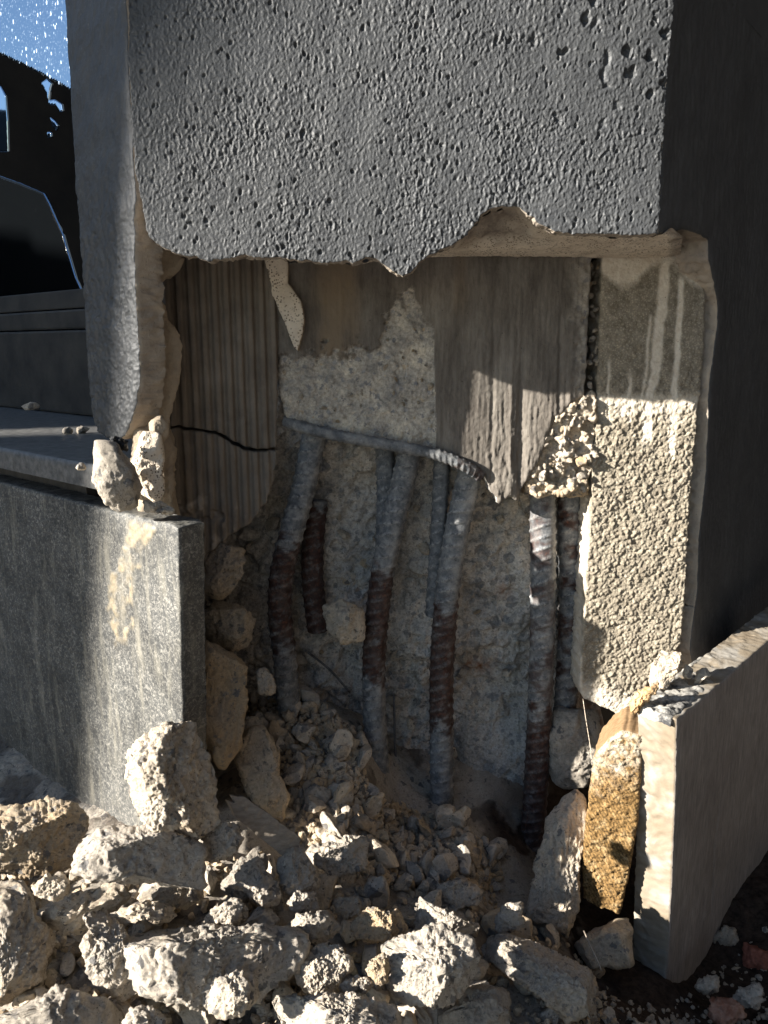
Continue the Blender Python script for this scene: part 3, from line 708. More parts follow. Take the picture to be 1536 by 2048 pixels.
def h_core(P, px, py):
    f1, f2, r = worley(P + .004 * np.stack([pn(P, .015, 101), pn(P, .015, 102), pn(P, .015, 103)], -1), .03, 104)
    g1, g2, r2 = worley(P, .012, 105)
    h = .016 * fbm(P, .07, 5, 106, .6) + .012 * (r - .5) * sm(0, .12, f2 - f1) + .004 * (r2 - .5) * sm(0, .1, g2 - g1) + .0024 * fbm(P, .006, 3, 107, .65)
    ledge = 1288 + 14 * np.sin(px / 60.)
    h -= .016 * sm(-10, 16, py - ledge - 12) * sm(640, 700, px) * .55
    h += .018 * sm(1020, 880, py) * sm(560, 640, px) * sm(1050, 980, px)
    h -= .03 * sm(1150, 1185, px) + .010 * sm(620, 540, px) * sm(1000, 1250, py)
    for c0, sl_, x0, x1 in ((1300, .12, 640, 870), (1440, .13, 900, 1060), (1180, -.25, 760, 870), (1090, .5, 640, 720)):
        h -= .005 * np.exp(-((py - c0 - sl_ * (px - x0) + 60 * fbm(P, .02, 4, 109)) / 3.5) ** 2) * sm(x0 - 5, x0 + 15, px) * sm(x1 + 5, x1 - 15, px)
    sof = sm(1420, 1480, py) * sm(900, 940, px)
    h = h * (1 - .6 * sof) + .012 * sof
    return h
def a_core(P, px, py):
    sp = np.exp(-(((px - 955) / 30) ** 2 + ((py - 1330) / 14) ** 2)) + .7 * np.exp(-(((px - 1010) / 16) ** 2 + ((py - 1180) / 14) ** 2)) + .5 * sm(1110, 1160, px) * sm(1000, 1050, py)
    return np.clip(sp * (.6 + fbm(P, .008, 3, 108)), 0, 1)[:, None]
slab('core', FRONT(.190), core_poly, .03, .0013, h_core, [CORE, CORE], colm, rings=2, attr=a_core, seed=10, label='rough inner concrete full of grey aggregate')
# honeycombed pocket right of the formed face
def h_hc(P, px, py):
    f1, f2, r = worley(P, .011, 111); g1, g2, r2 = worley(P, .005, 112)
    return .012 * (r - .4) * np.sqrt(np.clip(1 - f1 * f1 * 1.6, 0, 1)) + .004 * (1 - g1) * (r2 > .4) + .004 * fbm(P, .03, 3, 113) + .004 * sm(950, 900, py)
slab('honeycombed_concrete', FRONT(.126), [(1130, 800), (1182, 780), (1190, 800), (1188, 900), (1182, 990), (1150, 1000), (1110, 985), (1075, 992), (1048, 985), (1060, 930), (1085, 880), (1100, 840)], .03, .0009, h_hc, [RUB, RUB], colm, jag=.004, jags=.012, rings=5, rimamp=.004, rnd=.004, seed=11)

def embed(n, region, Y, dY, smin, smax, mats, seed):
    rgg = random.Random(seed); k = 0
    while k < n:
        x = rgg.uniform(min(p[0] for p in region), max(p[0] for p in region)); y = rgg.uniform(min(p[1] for p in region), max(p[1] for p in region))
        if not inpoly(np.array([x]), np.array([y]), region)[0]: continue
        s_ = smin * (smax / smin) ** (rgg.random() ** 1.5); c_ = atY(x, y, Y + rgg.uniform(-dY, dY))
        o = bpy.data.objects.new('aggregate_stone', PEB[rgg.randrange(len(PEB))]); COL.objects.link(o); o.parent = colm
        o.location = c_ - np.array(colm.location); o.scale = (s_ * 100, s_ * 100 * rgg.uniform(.8, 1.2), s_ * 100 * rgg.uniform(.75, 1))
        o.rotation_euler = (rgg.uniform(0, 6.3), rgg.uniform(0, 6.3), rgg.uniform(0, 6.3)); k += 1
def catmull(pts, n):
    pts = np.array(pts, float); p = np.concatenate([[2 * pts[0] - pts[1]], pts, [2 * pts[-1] - pts[-2]]])
    out = []
    m = len(pts) - 1
    for t in np.linspace(0, m - 1e-6, n):
        i = int(t); f = t - i; a, b, c, d = p[i], p[i + 1], p[i + 2], p[i + 3]
        out.append(.5 * ((2 * b) + (c - a) * f + (2 * a - 5 * b + 4 * c - d) * f * f + (3 * b - a - 3 * c + d) * f ** 3))
    return np.array(out)
embed(75, [(1130, 810), (1182, 790), (1188, 900), (1182, 985), (1110, 980), (1060, 985), (1075, 930), (1100, 850)], .121, .006, .0025, .0075, None, 31)
embed(20, [(1178, 530), (1200, 530), (1196, 760), (1172, 780)], .128, .006, .003, .007, None, 32)
embed(70, [(560, 900), (1060, 1000), (1060, 1700), (900, 1700), (620, 1380), (420, 1150)], .192, .006, .004, .012, None, 33)
embed(40, [(560, 740), (700, 730), (800, 620), (868, 720), (870, 890), (760, 875), (575, 840)], .1205, .0015, .002, .005, None, 34)
RIBM = [None]
def tube(name, pts, rad, mats, parent=None, seg=28, step=.0011, rib=0.0, pitch=.0105, ring=0.0, attr=None, rough=.0, taper=None, seed=0, **kw):
    pts = np.array(pts, float); L = np.linalg.norm(np.diff(pts, axis=0), axis=1).sum()
    C = catmull(pts, max(6, int(L / step))); T = np.gradient(C, axis=0); T /= np.linalg.norm(T, axis=1)[:, None]
    s = np.concatenate([[0], np.cumsum(np.linalg.norm(np.diff(C, axis=0), axis=1))])
    ref = np.array([0, -1., 0]) if abs(T[0][1]) < .8 else np.array([1., 0, 0])
    N = ref - (T @ ref)[:, None] * T; N /= np.linalg.norm(N, axis=1)[:, None]; B = np.cross(T, N)
    ph = np.linspace(0, 2 * np.pi, seg, endpoint=False)
    SS, PH = np.meshgrid(s, ph, indexing='ij')
    R = np.full(SS.shape, rad); RIBM[0] = np.zeros(SS.size + 2)
    if taper is not None: R = R * np.interp(SS / s[-1], taper[0], taper[1])
    if rib:
        side = np.sign(np.sin(PH + .6))
        a = ((SS / pitch + .22 * np.cos(PH + .6) * side * 2.2) % 1) - .5
        fade = np.clip(np.abs(np.sin(PH + .6)) * 1.7, 0, 1)
        R = R + rib * np.exp(-(a / .13) ** 2) * fade
        RIBM[0] = np.concatenate([(np.exp(-((a + .02) / .15) ** 2) * fade).ravel(), [0, 0]])
        R = R + rib * .8 * np.exp(-((np.sin(PH + .6)) / .16) ** 2)
    V = C[:, None, :] + R[..., None] * (np.cos(PH)[..., None] * N[:, None, :] + np.sin(PH)[..., None] * B[:, None, :])
    V = V.reshape(-1, 3)
    if rough:
        D = (np.cos(PH)[..., None] * N[:, None, :] + np.sin(PH)[..., None] * B[:, None, :]).reshape(-1, 3)
        V = V + D * (rough * fbm(V, .005, 4, seed + 5))[:, None]
    n = len(s); I = np.arange(n * seg).reshape(n, seg); J = np.roll(I, -1, 1)
    q = np.stack([I[:-1], J[:-1], J[1:], I[1:]], -1).reshape(-1, 4)
    V = np.concatenate([V, C[:1], C[-1:]])
    t1 = np.stack([J[0], I[0], np.full(seg, n * seg)], -1); t2 = np.stack([I[-1], J[-1], np.full(seg, n * seg + 1)], -1)
    at = None
    if attr is not None:
        px, py = topx(V); at = attr(V, px, py)
    return put(name, V, [q, t1, t2], mats, parent, attr=at, **kw)
def bar(pts, Ys, rpx, rust, dust=.8, name='rebar', heavy=0.0, label=None, seed=0):
    W3 = np.array([atY(a, b, y + .045) for (a, b), y in zip(pts, Ys)])
    r = rpx / F * .745 * .96
    def at(P, px, py):
        n = 90 * fbm(P, .016, 5, 120 + seed, .65)
        ru = sm(rust[0] - 5, rust[0] + 25, py + n) * sm(rust[1] + 25, rust[1] - 5, py + n) if rust else 0 * px
        ru = np.maximum(ru, heavy * sm(-.15, .2, fbm(P, .02, 4, 130 + seed)))
        return np.stack([ru, np.clip(dust * (1 - .8 * ru) + .35 * sm(.15, .4, fbm(P, .006, 3, 140 + seed)), 0, 1), RIBM[0]], -1)
    tube(name, W3, r, REBAR, colm, rib=.0013, pitch=.0115, attr=at, rough=.00025, seed=seed, label=label)
bar([(632, 850), (622, 905), (606, 980), (583, 1065), (563, 1150), (560, 1230), (569, 1310), (578, 1420)], [.10, .10, .097, .092, .088, .088, .09, .09], 25, (1085, 1290), seed=1, label='bowed bar, grey above and rusty brown in the middle')
bar([(634, 1000), (626, 1080), (625, 1160), (636, 1260)], [.128, .126, .124, .124], 24, (1000, 1300), .5, seed=2, label='short rusty bar half buried in the core')
bar([(768, 880), (772, 960), (770, 1060), (765, 1180)], [.122, .122, .122, .124], 20, None, .55, seed=3, label='dark grey bar set behind its pair')
bar([(824, 880), (812, 940), (790, 1030), (766, 1140), (750, 1280), (748, 1420), (760, 1600)], [.104, .103, .10, .098, .096, .094, .092], 25, (1140, 1355), seed=4, label='bar with a dark rusty stretch between two dusty grey ends')
bar([(884, 900), (880, 1000), (874, 1100), (866, 1230)], [.118, .118, .118, .12], 17, None, .3, seed=5, label='thin dark bar in shadow')
bar([(944, 925), (930, 990), (912, 1070), (893, 1200), (883, 1350), (883, 1500), (884, 1690)], [.10, .10, .099, .097, .095, .093, .09], 26, (1210, 1450), seed=6, label='pale dusty bar rusted dark at mid height')
bar([(1084, 975), (1086, 1100), (1085, 1250), (1080, 1400), (1072, 1560), (1062, 1720)], [.105, .104, .103, .102, .10, .098], 27, (1420, 1900), .85, heavy=.75, seed=7, label='long scaly bar rusted almost black towards its foot')
bar([(1138, 985), (1140, 1120), (1138, 1260), (1130, 1420)], [.128, .128, .128, .128], 25, None, .8, heavy=1.0, seed=8, label='flaking rusty bar deep in the gap beside the block')
W3 = np.array([atY(a, b, y + .027) for a, b, y in ((570, 842, .10), (620, 858, .088), (690, 874, .082), (780, 890, .080), (870, 908, .081), (930, 932, .083), (962, 952, .09))])
tube('stirrup', W3, .0052, REBAR, colm, rib=.0008, pitch=.006, rough=.0005, attr=lambda P, x, y: np.stack([sm(880, 900, x) * .8 * sm(-.2, .2, fbm(P, .01, 3, 150)), .9 + 0 * x], -1), label='thin ribbed stirrup crossing under the broken face')
for k, (pts, Y) in enumerate((([(788, 1390), (790, 1480), (796, 1600)], .112), ([(610, 1300), (660, 1340), (700, 1385)], .128))):
    tube('tie_wire', np.array([atY(a, b, Y + .05) for a, b in pts]), .0013, REBAR, colm, seg=8, step=.003, attr=lambda P, x, y: np.stack([.4 + 0 * x, .4 + 0 * x], -1))

# ------------------------------------------------------------------ left side: granite, sill, window
gpoly = [(-260, 905), (0, 965), (150, 1003), (260, 1030), (345, 1049), (355, 1056), (358, 1200), (364, 1460), (366, 1760), (330, 1740), (255, 1690), (190, 1640), (120, 1590), (60, 1548), (0, 1505), (-120, 1420), (-260, 1330)]
def stain(P, px, py):
    w = 16 * fbm(P, .012, 4, 161)
    cx = np.interp(py, [1020, 1060, 1100, 1160, 1200, 1290], [262, 284, 275, 243, 240, 243])
    wd = np.interp(py, [1020, 1060, 1110, 1180, 1250, 1300], [10, 24, 14, 22, 18, 4])
    s = sm(5, -8, np.abs(px - cx) + w * 1.3 - wd) * sm(1035, 1050, py) * sm(1292, 1260, py + w)
    hole = sm(-2, 10, -np.abs(px - cx - 2) - np.abs(py - 1165) * .12 + 20 + w)
    return np.clip(s * (1 - .85 * hole), 0, 1)
def h_gr(P, px, py): return .0004 * pn(P, .05, 162) + .0012 * stain(P, px, py) * (.6 + fbm(P, .005, 3, 163))
grn = slab('granite_slab', LEFT(.009), gpoly, .024, .0017, h_gr, [GRAN, GRAN], None, rings=5, rimamp=.0012, rnd=.0012, back=True, jag=.001,
     attr=lambda P, x, y: np.stack([stain(P, x, y), sm(1430, 1640, y - .62 * x + 0 * x + 60 * fbm(P, .03, 3, 164)) * .0 + sm(-22, 4, (y - (1505 + .70 * x)) + 10 * fbm(P, .01, 3, 165)) * sm(330, 200, x)], -1), seed=12,
     label='large dark speckled granite plinth panel with a yellow mortar smear', cat='stone panel')
slab('broken_edge', Plane(LP0 - NL * .003, UL, (-.06, -.07, 1)), [(-80, 1448), (0, 1500), (60, 1543), (120, 1585), (190, 1634), (250, 1680), (235, 1712), (190, 1690), (150, 1652), (60, 1592), (0, 1548), (-80, 1496)], .012, .0012, lambda P, x, y: .004 * fbm(P, .012, 4, 167) + .0015 * fbm(P, .004, 3, 168), [RUBW, RUBW], grn, rings=3, jag=.003, jags=.01, rnd=.002, rimamp=.002, seed=17, label='rough sandy broken lower edge')
HL = Plane(LP0 + np.array([0, 0, .457]), UL, (.648, .762, 0))
us = HL.uv([(168, 946)])[0][0]
slab('window_sill', HL, [(-1.1, -.016), (us, -.016), (us, .0), (us - .012, .02), (-.07, .03), (-.07, .25), (-1.1, .25)], .021, .004, lambda P, x, y: .0005 * fbm(P, .02, 3, 171), [SILL, SILL], None, uv=True, rings=3, rimamp=.0004, rnd=.0012, back=True, seed=13,
     label='thin dark stone window sill littered with chips above the granite', cat='window sill', kind='thing')
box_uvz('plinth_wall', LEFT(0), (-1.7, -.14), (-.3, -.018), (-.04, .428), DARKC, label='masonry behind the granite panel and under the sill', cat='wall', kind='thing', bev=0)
win = thing('shop_window', 'broken shop window with dark frame and jagged glass left of the pier', 'window', tuple(LP0 - NL * 0.24 - UL * .5 + np.array([0, 0, .457])))
win['kind'] = 'thing'
box_uvz('bottom_rail', LEFT(0), (-2.4, .05), (-.275, -.215), (.458, .575), FRAME, win, .003)
box_uvz('glazing_bead', LEFT(0), (-2.4, .05), (-.265, -.228), (.577, .604), FRAME, win, .003)
box_uvz('glazing_bead', LEFT(0), (-2.4, .05), (-.262, -.236), (.606, .632), FRAME, win, .002)
def pane(name, poly, off, th, mats, label, seed):
    slab(name, LEFT(off), poly, th, .0025, None, mats, win, rings=1, jag=.0005, jags=.02, back=True, label=label, seed=seed)
pane('pane', [(-40, -120), (175, -120), (175, 200), (135, 178), (70, 142), (0, 108), (-40, 88)], -.245, .004, [GLASS, GLASSC], 'upper sheet of dirty glass mirroring blue sky', 1)
pane('pane', [(-60, 336), (0, 352), (40, 366), (86, 386), (98, 408), (125, 470), (150, 555), (190, 640), (-60, 640)], -.247, .004, [DGLASS, GLASSC], 'dark lower shard of glass', 2)
for k, pl_ in enumerate(([(-60, 150), (0, 172), (10, 190), (14, 240), (16, 304), (-60, 304)], [(82, 166), (94, 157), (103, 166), (99, 182), (97, 200), (110, 199), (123, 207), (125, 222), (118, 224), (111, 211), (98, 209), (94, 190), (86, 174)], [(100, 234), (109, 241), (115, 250), (111, 261), (105, 256)], [(94, 264), (101, 264), (102, 274), (95, 275)])):
    slab('glass_splinter', LEFT(-.285), pl_, .003, .002, None, [GLASSC, GLASSC], win, rings=1, back=True, seed=20 + k)
# room behind the window
bm = bmesh.new()
L0 = LEFT(0); c8 = [bm.verts.new(Vector(L0.P0 + UL * a_ + NL * b_ + np.array([0, 0, c_]))) for a_ in (-2.6, -.06) for b_ in (-.29, -2.4) for c_ in (.2, 2.5)]
for f in ((2, 3, 7, 6), (0, 1, 3, 2), (4, 5, 7, 6), (0, 2, 6, 4), (1, 3, 7, 5)): bm.faces.new([c8[i] for i in f])
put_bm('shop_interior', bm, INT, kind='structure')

# ------------------------------------------------------------------ right side: leaning stone panel, ledge
ppoly = [(1355, 1440), (1400, 1404), (1470, 1342), (1536, 1284), (1610, 1220), (1610, 1766), (1536, 1828), (1450, 1908), (1395, 1960), (1330, 2012), (1338, 1900), (1346, 1750), (1352, 1600)]
slab('stone_slab', PANELP(.04), ppoly, .034, .002, lambda P, x, y: .0004 * fbm(P, .02, 3, 181) - .0012 * np.exp(-((x - np.interp(y, [1420, 1600, 1700, 1900], [1445, 1440, 1428, 1420])) / 1.6) ** 2) * sm(1560, 1640, y) * sm(1860, 1800, y), [PANEL, SAWN], None, rings=16, rimamp=.0013, rnd=.0012, back=True, jag=.0014, jags=.006, seed=14,
     label='brown weathered stone plinth panel standing at the right with a pale sawn edge', cat='stone panel')
pz = PANELP(.04).uv([(1355, 1438)])[0]
HR = Plane(RP0 + np.array([.0045, 0, pz[1] + .001]), UP, (-.717, .697, 0))
def h_led(P, x, y):
    f1, f2, r = worley(P, .008, 191)
    return .0015 * fbm(P, .012, 4, 192) + .002 * (1 - f1) * (r > .6) * sm(1480, 1360, x) + .002 * sm(1420, 1330, x) * fbm(P, .008, 3, 193)
slab('mortar_ledge', HR, [(.002, -.036), (.55, -.036), (.55, -.001), (.004, -.001)], .008, .0013, h_led, [DUSTY, DUSTY], None, uv=True, rings=2, rimamp=.002, rnd=.002, seed=15,
     label='dusty dark ledge of mortar along the top of the brown stone panel', cat='ledge')
tp = Plane((.19, .012, 0), (.93, -.37, 0), Z)
slab('timber_post', tp, [(1186, 1520), (1212, 1482), (1244, 1462), (1284, 1470), (1282, 1560), (1272, 1660), (1260, 1740), (1240, 1830), (1200, 1818), (1166, 1796), (1163, 1740), (1170, 1650), (1180, 1570)], .05, .0009,
     lambda P, x, y: .0018 * fbm(P, .007, 5, 201, .65) + .0022 * (1 - worley(P, (.0036, .0036, .0026), 206)[0]) * (.4 + worley(P, (.0036, .0036, .0026), 206)[2]) + .0008 * pn(P, .002, 202) + .003 * fbm(P, .03, 3, 203), [TIMBER, ORANGE], None, rings=8, rimamp=.001, rnd=.003, jag=.0015,
     attr=lambda P, x, y: np.clip(sm(1600, 1480, y + 30 * fbm(P, .01, 3, 204)) * .75 * (.6 + fbm(P, .006, 3, 205)), 0, 1)[:, None], seed=16,
     label='stub of rotten yellow brown timber between the concrete chunk and the stone panel', cat='timber')

# ------------------------------------------------------------------ rubble
def rough_up(P, Nn, size, seed, amp=1.0):
    f1, f2, r = worley(P + .003 * np.stack([pn(P, .008, seed), pn(P, .008, seed + 1), pn(P, .008, seed + 2)], -1), .010, seed + 3)
    h = size * .05 * fbm(P, size * .6, 3, seed + 4)
    h += amp * (.0016 * (r - .5) * sm(0, .10, f2 - f1) * (r > .45) + + .0030 * fbm(P, .016, 4, seed + 6, .6) + .0030 * fbm(P, .0045, 4, seed + 7, .8) - .0016 * sm(.15, .4, fbm(P, .007, 2, seed + 8)))
    return P + Nn * h[:, None]
def vnorm(Q, Fc):
    fn = np.cross(Q[Fc[:, 1]] - Q[Fc[:, 0]], Q[Fc[:, 2]] - Q[Fc[:, 0]]); N = np.zeros_like(Q)
    for i in range(3): np.add.at(N, Fc[:, i], fn)
    return N / (np.linalg.norm(N, axis=1)[:, None] + 1e-12)
def rock(pts, label, Y=None, T=.8, mat=None, lvl=5, name='concrete_chunk', cat='concrete chunk', group='chunks of broken concrete', seed=0, box=.6, cuts=20, amp=.72, face=None):
    """a lump whose outline, seen from the photograph's side, follows pts; T = depth over its smaller half width"""
    rg = np.random.default_rng(1000 + seed)
    pts = np.array(pts, float)
    c = np.array([(pts[:, 0].min() + pts[:, 0].max()) / 2, (pts[:, 1].min() + pts[:, 1].max()) / 2]) * .5 + pts.mean(0) * .5
    if Y is None:
        b = hitbed(c[0], pts[:, 1].max() - 4); Y = b[1]
    r = rays(c[0], c[1]); C = CAM + r * ((Y - CAM[1]) / r[1])
    w = r / np.linalg.norm(r); R = np.cross(w, (0, 0, 1)); R /= np.linalg.norm(R); Uv = np.cross(R, w)
    pl = Plane(C, R, Uv); q = pl.uv(pts)
    th = np.linspace(-np.pi, np.pi, 361); D = densify(q, .0008)
    an = np.arctan2(D[:, 1], D[:, 0]); ra = np.hypot(D[:, 0], D[:, 1]) * 1.07
    Rt = np.zeros(361)
    for i, t in enumerate(th):
        dd = np.abs((an - t + np.pi) % (2 * np.pi) - np.pi); k = dd < .05
        Rt[i] = ra[k].max() if k.any() else ra[dd.argmin()]
    V, Fc = ico(lvl); V = V.copy()
    rho = np.hypot(V[:, 0], V[:, 1]) + 1e-9; t = np.arctan2(V[:, 1], V[:, 0])
    Rr = np.interp(t, th, Rt); rr = np.arccos(np.clip(np.abs(V[:, 2]), 0, 1)) / (np.pi / 2); g = rr ** (.7 + .4 * box)
    half = np.sqrt(q[:, 0].std() * q[:, 1].std()) * 1.15
    zz = np.sign(V[:, 2]) * np.maximum(1 - rr ** (1.6 + .9 / box), 0) ** .6 * T * half
    Q = np.stack([Rr * g * V[:, 0] / rho, Rr * g * V[:, 1] / rho, zz], -1)
    N0 = V / np.array([1, 1, max(T, .3)]); N0 /= np.linalg.norm(N0, axis=1)[:, None]
    Q = Q + N0 * (half * .16 * fbm(Q + seed * 1.7, half * 1.1, 3, 800 + seed))[:, None]
    for k in range(cuts):
        nn = rg.normal(size=3); nn[2] = abs(nn[2]) * 1.5 + .5; nn /= np.linalg.norm(nn)
        sup = (Q @ nn).max(); d = sup * rg.uniform(.66, .93) + half * .03 * fbm(Q + seed + k, half * .5, 3, 900 + k)
        ex = np.maximum(Q @ nn - d, 0); Q = Q - nn * (ex * .96)[:, None]
    if face is not None:
        for nn, fr in face:
            nn = np.array(nn, float); nn /= np.linalg.norm(nn); d = (Q @ nn).max() * fr; ex = np.maximum(Q @ nn - d, 0); Q = Q - nn * (ex * .97)[:, None]
    Q = rough_up(Q + seed * .37, vnorm(Q, Fc), half * 1.6, seed * 13 + 5, amp) - seed * .37
    P = C + Q[:, :1] * R + Q[:, 1:2] * Uv - Q[:, 2:] * w
    return put(name, P, [Fc], mat or RUB, None, label=label, cat=cat, group=group)
def ZA(*p): return [(a / 2.954, 1400 + b / 2.954) for a, b in p]
def ZB(*p): return [(400 + a / 2.56, 1500 + b / 2.56) for a, b in p]
def ZC(*p): return [(900 + a / 2.415, 1500 + b / 2.415) for a, b in p]
def Z7(*p): return [(380 + a / 1.873, 1200 + b / 1.873) for a, b in p]
sd = 0
def R_(pts, label, **k):
    global sd
    sd += 1
    return rock(pts, label, seed=sd, **k)
R_(ZA((960, 145), (1130, 150), (1190, 220), (1250, 300), (1295, 420), (1300, 600), (1280, 720), (1180, 790), (1050, 760), (900, 780), (760, 640), (715, 560), (712, 450), (760, 350), (830, 240)), 'big rounded grey boulder of concrete leaning on the granite panel', Y=-0.085, T=.6, lvl=6, cuts=3, amp=.85, face=[((.85, .15, 1), .42)])
R_(ZA((0, 610), (120, 620), (300, 590), (440, 625), (500, 660), (495, 790), (440, 900), (430, 1010), (330, 1040), (200, 1070), (80, 1090), (0, 1080), (-90, 1050), (-90, 620)), 'wide yellowish slab chunk at the left edge below the granite panel', Y=-0.055, mat=RUBW, lvl=6, T=.9, face=[((0, .8, .6), .55), ((.3, -.3, 1), .6)])
R_(ZA((430, 1010), (440, 870), (520, 800), (600, 740), (700, 740), (850, 770), (1000, 800), (1120, 830), (1190, 890), (1170, 1000), (1170, 1090), (900, 1080), (620, 1060)), 'block shaped sandy chunk directly under the big rounded boulder', Y=-0.12, mat=RUBW, lvl=6, T=.9, box=.4, cuts=4, amp=.5, face=[((.3, -.05, 1), .55), ((0, .9, .45), .6)])
R_(ZA((800, 690), (880, 620), (940, 585), (1040, 640), (1080, 690), (1050, 770), (900, 780), (830, 740)), 'small white lump in front of the rounded boulder', Y=-0.145, lvl=5)
R_(ZA((1180, 800), (1260, 730), (1400, 740), (1430, 830), (1350, 930), (1250, 970), (1200, 900)), 'fist sized lump with a rusty spot right of the sandy block', Y=-0.09, lvl=5)
R_(ZA((180, 1100), (290, 1020), (400, 1020), (440, 1090), (420, 1160), (330, 1180), (220, 1150)), 'small pale lump below the wide yellowish slab', Y=-0.14, lvl=5)
R_(ZA((-80, 1080), (100, 1080), (170, 1130), (200, 1270), (290, 1370), (310, 1440), (270, 1530), (250, 1640), (200, 1720), (120, 1800), (0, 1870), (-80, 1870)), 'large jagged grey chunk cut by the lower left edge of the picture', Y=-0.155, lvl=6, T=.8)
R_(ZA((200, 1290), (300, 1200), (480, 1120), (700, 1060), (760, 1150), (700, 1220), (560, 1300), (520, 1370), (400, 1420), (310, 1400)), 'flat grey slab lying above the dark hole at lower left', Y=-0.13, lvl=5, T=.7, face=[((0, .7, .7), .5)])
R_(ZA((510, 1240), (560, 1205), (620, 1240), (680, 1290), (740, 1400), (730, 1500), (800, 1620), (830, 1700), (800, 1760), (740, 1800), (680, 1800), (600, 1700), (530, 1650), (510, 1560), (500, 1430), (550, 1350)), 'tall upright grey chunk with a knobbly top at lower left', Y=-0.16, lvl=6, T=.9)
R_(ZA((680, 1260), (780, 1220), (900, 1195), (1020, 1240), (1080, 1290), (1000, 1310), (850, 1300), (720, 1340)), 'thin elongated splinter of concrete beside the tall upright chunk', Y=-0.135, lvl=5)
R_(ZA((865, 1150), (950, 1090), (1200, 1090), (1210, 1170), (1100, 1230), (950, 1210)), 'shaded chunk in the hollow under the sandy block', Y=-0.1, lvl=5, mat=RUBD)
R_(ZA((1200, 1310), (1280, 1230), (1400, 1180), (1480, 1250), (1440, 1330), (1300, 1325)), 'grey lump behind the long flat topped slab', Y=-0.12, lvl=5)
R_([(252, 1900), (262, 1870), (300, 1850), (400, 1852), (500, 1860), (600, 1870), (612, 1900), (605, 1925), (570, 1950), (530, 1975), (520, 2000), (440, 2012), (380, 2012), (340, 1995), (290, 1975), (268, 1940)], 'long flat topped slab with aggregate showing in its broken front', Y=-0.155, lvl=6, T=1.0, box=.45, cuts=4, amp=.8, face=[((.05, .97, .2), .60), ((.25, -.25, 1), .6)])
R_([(410, 1985), (440, 1962), (470, 1948), (505, 1945), (524, 1965), (520, 2000), (490, 2025), (450, 2037), (418, 2020)], 'knobbly lump stuck on the front of the long slab', Y=-0.19, lvl=5)
R_([(-40, 2045), (20, 2018), (70, 1995), (120, 1975), (170, 1990), (220, 2010), (250, 2030), (240, 2100), (-40, 2100)], 'low earthy slab in the bottom left corner', Y=-0.19, lvl=5, mat=RUBD)
R_([(250, 2040), (262, 2020), (290, 2010), (320, 2020), (345, 2050), (330, 2090), (250, 2090)], 'rounded grey lump at the bottom edge under the tall upright chunk', Y=-0.19, lvl=5)
R_(ZB((185, 640), (220, 590), (290, 550), (340, 620), (420, 720), (415, 800), (300, 795), (250, 740), (200, 700)), 'pale angular lump in front of the wooden splinter', Y=-0.085, lvl=5)
R_(ZB((90, 710), (170, 600), (280, 500), (350, 570), (330, 640), (280, 720), (250, 780), (150, 780)), 'smooth grey wedge behind the pale angular lump', Y=-0.07, lvl=5, mat=RUBD)
R_(ZB((15, 880), (100, 790), (200, 760), (260, 820), (210, 890), (100, 895)), 'grey pitted lump left of the smooth wedge', Y=-0.105, lvl=5)
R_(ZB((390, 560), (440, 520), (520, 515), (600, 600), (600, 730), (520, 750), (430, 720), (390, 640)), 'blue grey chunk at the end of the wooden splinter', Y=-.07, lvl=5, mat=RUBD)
R_(ZB((430, 780), (480, 735), (600, 730), (605, 830), (510, 840), (450, 810)), 'speckled tan lump below the blue grey chunk', Y=-.09, lvl=5)
R_(ZB((540, 520), (620, 480), (760, 450), (860, 445), (880, 520), (870, 600), (760, 620), (690, 650), (600, 590)), 'long pinkish grey chunk in the middle of the rubble', Y=-.03, lvl=6, T=1.0, face=[((-.2, .9, .4), .6), ((.2, -.4, 1), .6)])
R_(ZB((1175, 750), (1240, 690), (1400, 660), (1460, 720), (1430, 790), (1300, 825), (1200, 800)), 'shaded oblong lump at the foot of the column', Y=-.02, lvl=5)
R_(ZB((760, 890), (860, 805), (960, 830), (1060, 820), (1080, 910), (1000, 970), (850, 990), (780, 940)), 'sunlit cream lump left of the large white rock', Y=-.10, lvl=6, mat=RUBW)
R_(ZB((1060, 810), (1130, 765), (1200, 810), (1300, 830), (1340, 890), (1430, 890), (1420, 950), (1300, 970), (1200, 950), (1080, 920)), 'sandy ridge shaped chunk just behind the large white rock', Y=-.085, lvl=6, mat=RUBW)
R_(ZB((940, 990), (1010, 940), (1130, 910), (1240, 900), (1310, 950), (1390, 970), (1410, 1080), (1420, 1170), (1380, 1260), (1300, 1320), (1180, 1290), (1090, 1290), (1060, 1320), (970, 1290), (955, 1200), (990, 1130), (960, 1060)), 'large white sunlit rock at the bottom centre', Y=-.15, lvl=6, T=1.0)
R_(ZB((480, 1140), (500, 1080), (620, 985), (720, 1010), (780, 1100), (720, 1170), (700, 1240), (640, 1265), (530, 1220)), 'dark grey pointed chunk right of the long slab', Y=-0.145, lvl=6)
R_(ZB((710, 1210), (790, 1150), (860, 1170), (890, 1210), (850, 1250), (740, 1245)), 'small pale wedge at the foot of the pointed chunk', Y=-0.16, lvl=5)
R_(ZB((835, 1140), (880, 1060), (930, 1030), (975, 1110), (950, 1190), (890, 1180)), 'small tan lump tucked against the large white rock', Y=-.155, lvl=5, mat=RUBW)
R_(ZB((360, 1290), (450, 1275), (600, 1280), (720, 1240), (800, 1270), (930, 1290), (1040, 1340), (1150, 1400), (1150, 1480), (400, 1480)), 'broad rust stained slab along the bottom edge', Y=-0.18, lvl=6, face=[((0, .8, .5), .6)])
R_(ZB((405, 920), (500, 850), (650, 830), (720, 870), (730, 950), (650, 990), (550, 990), (440, 940)), 'shaded brown grey chunk behind the long slab', Y=-.115, lvl=5, mat=RUBD)
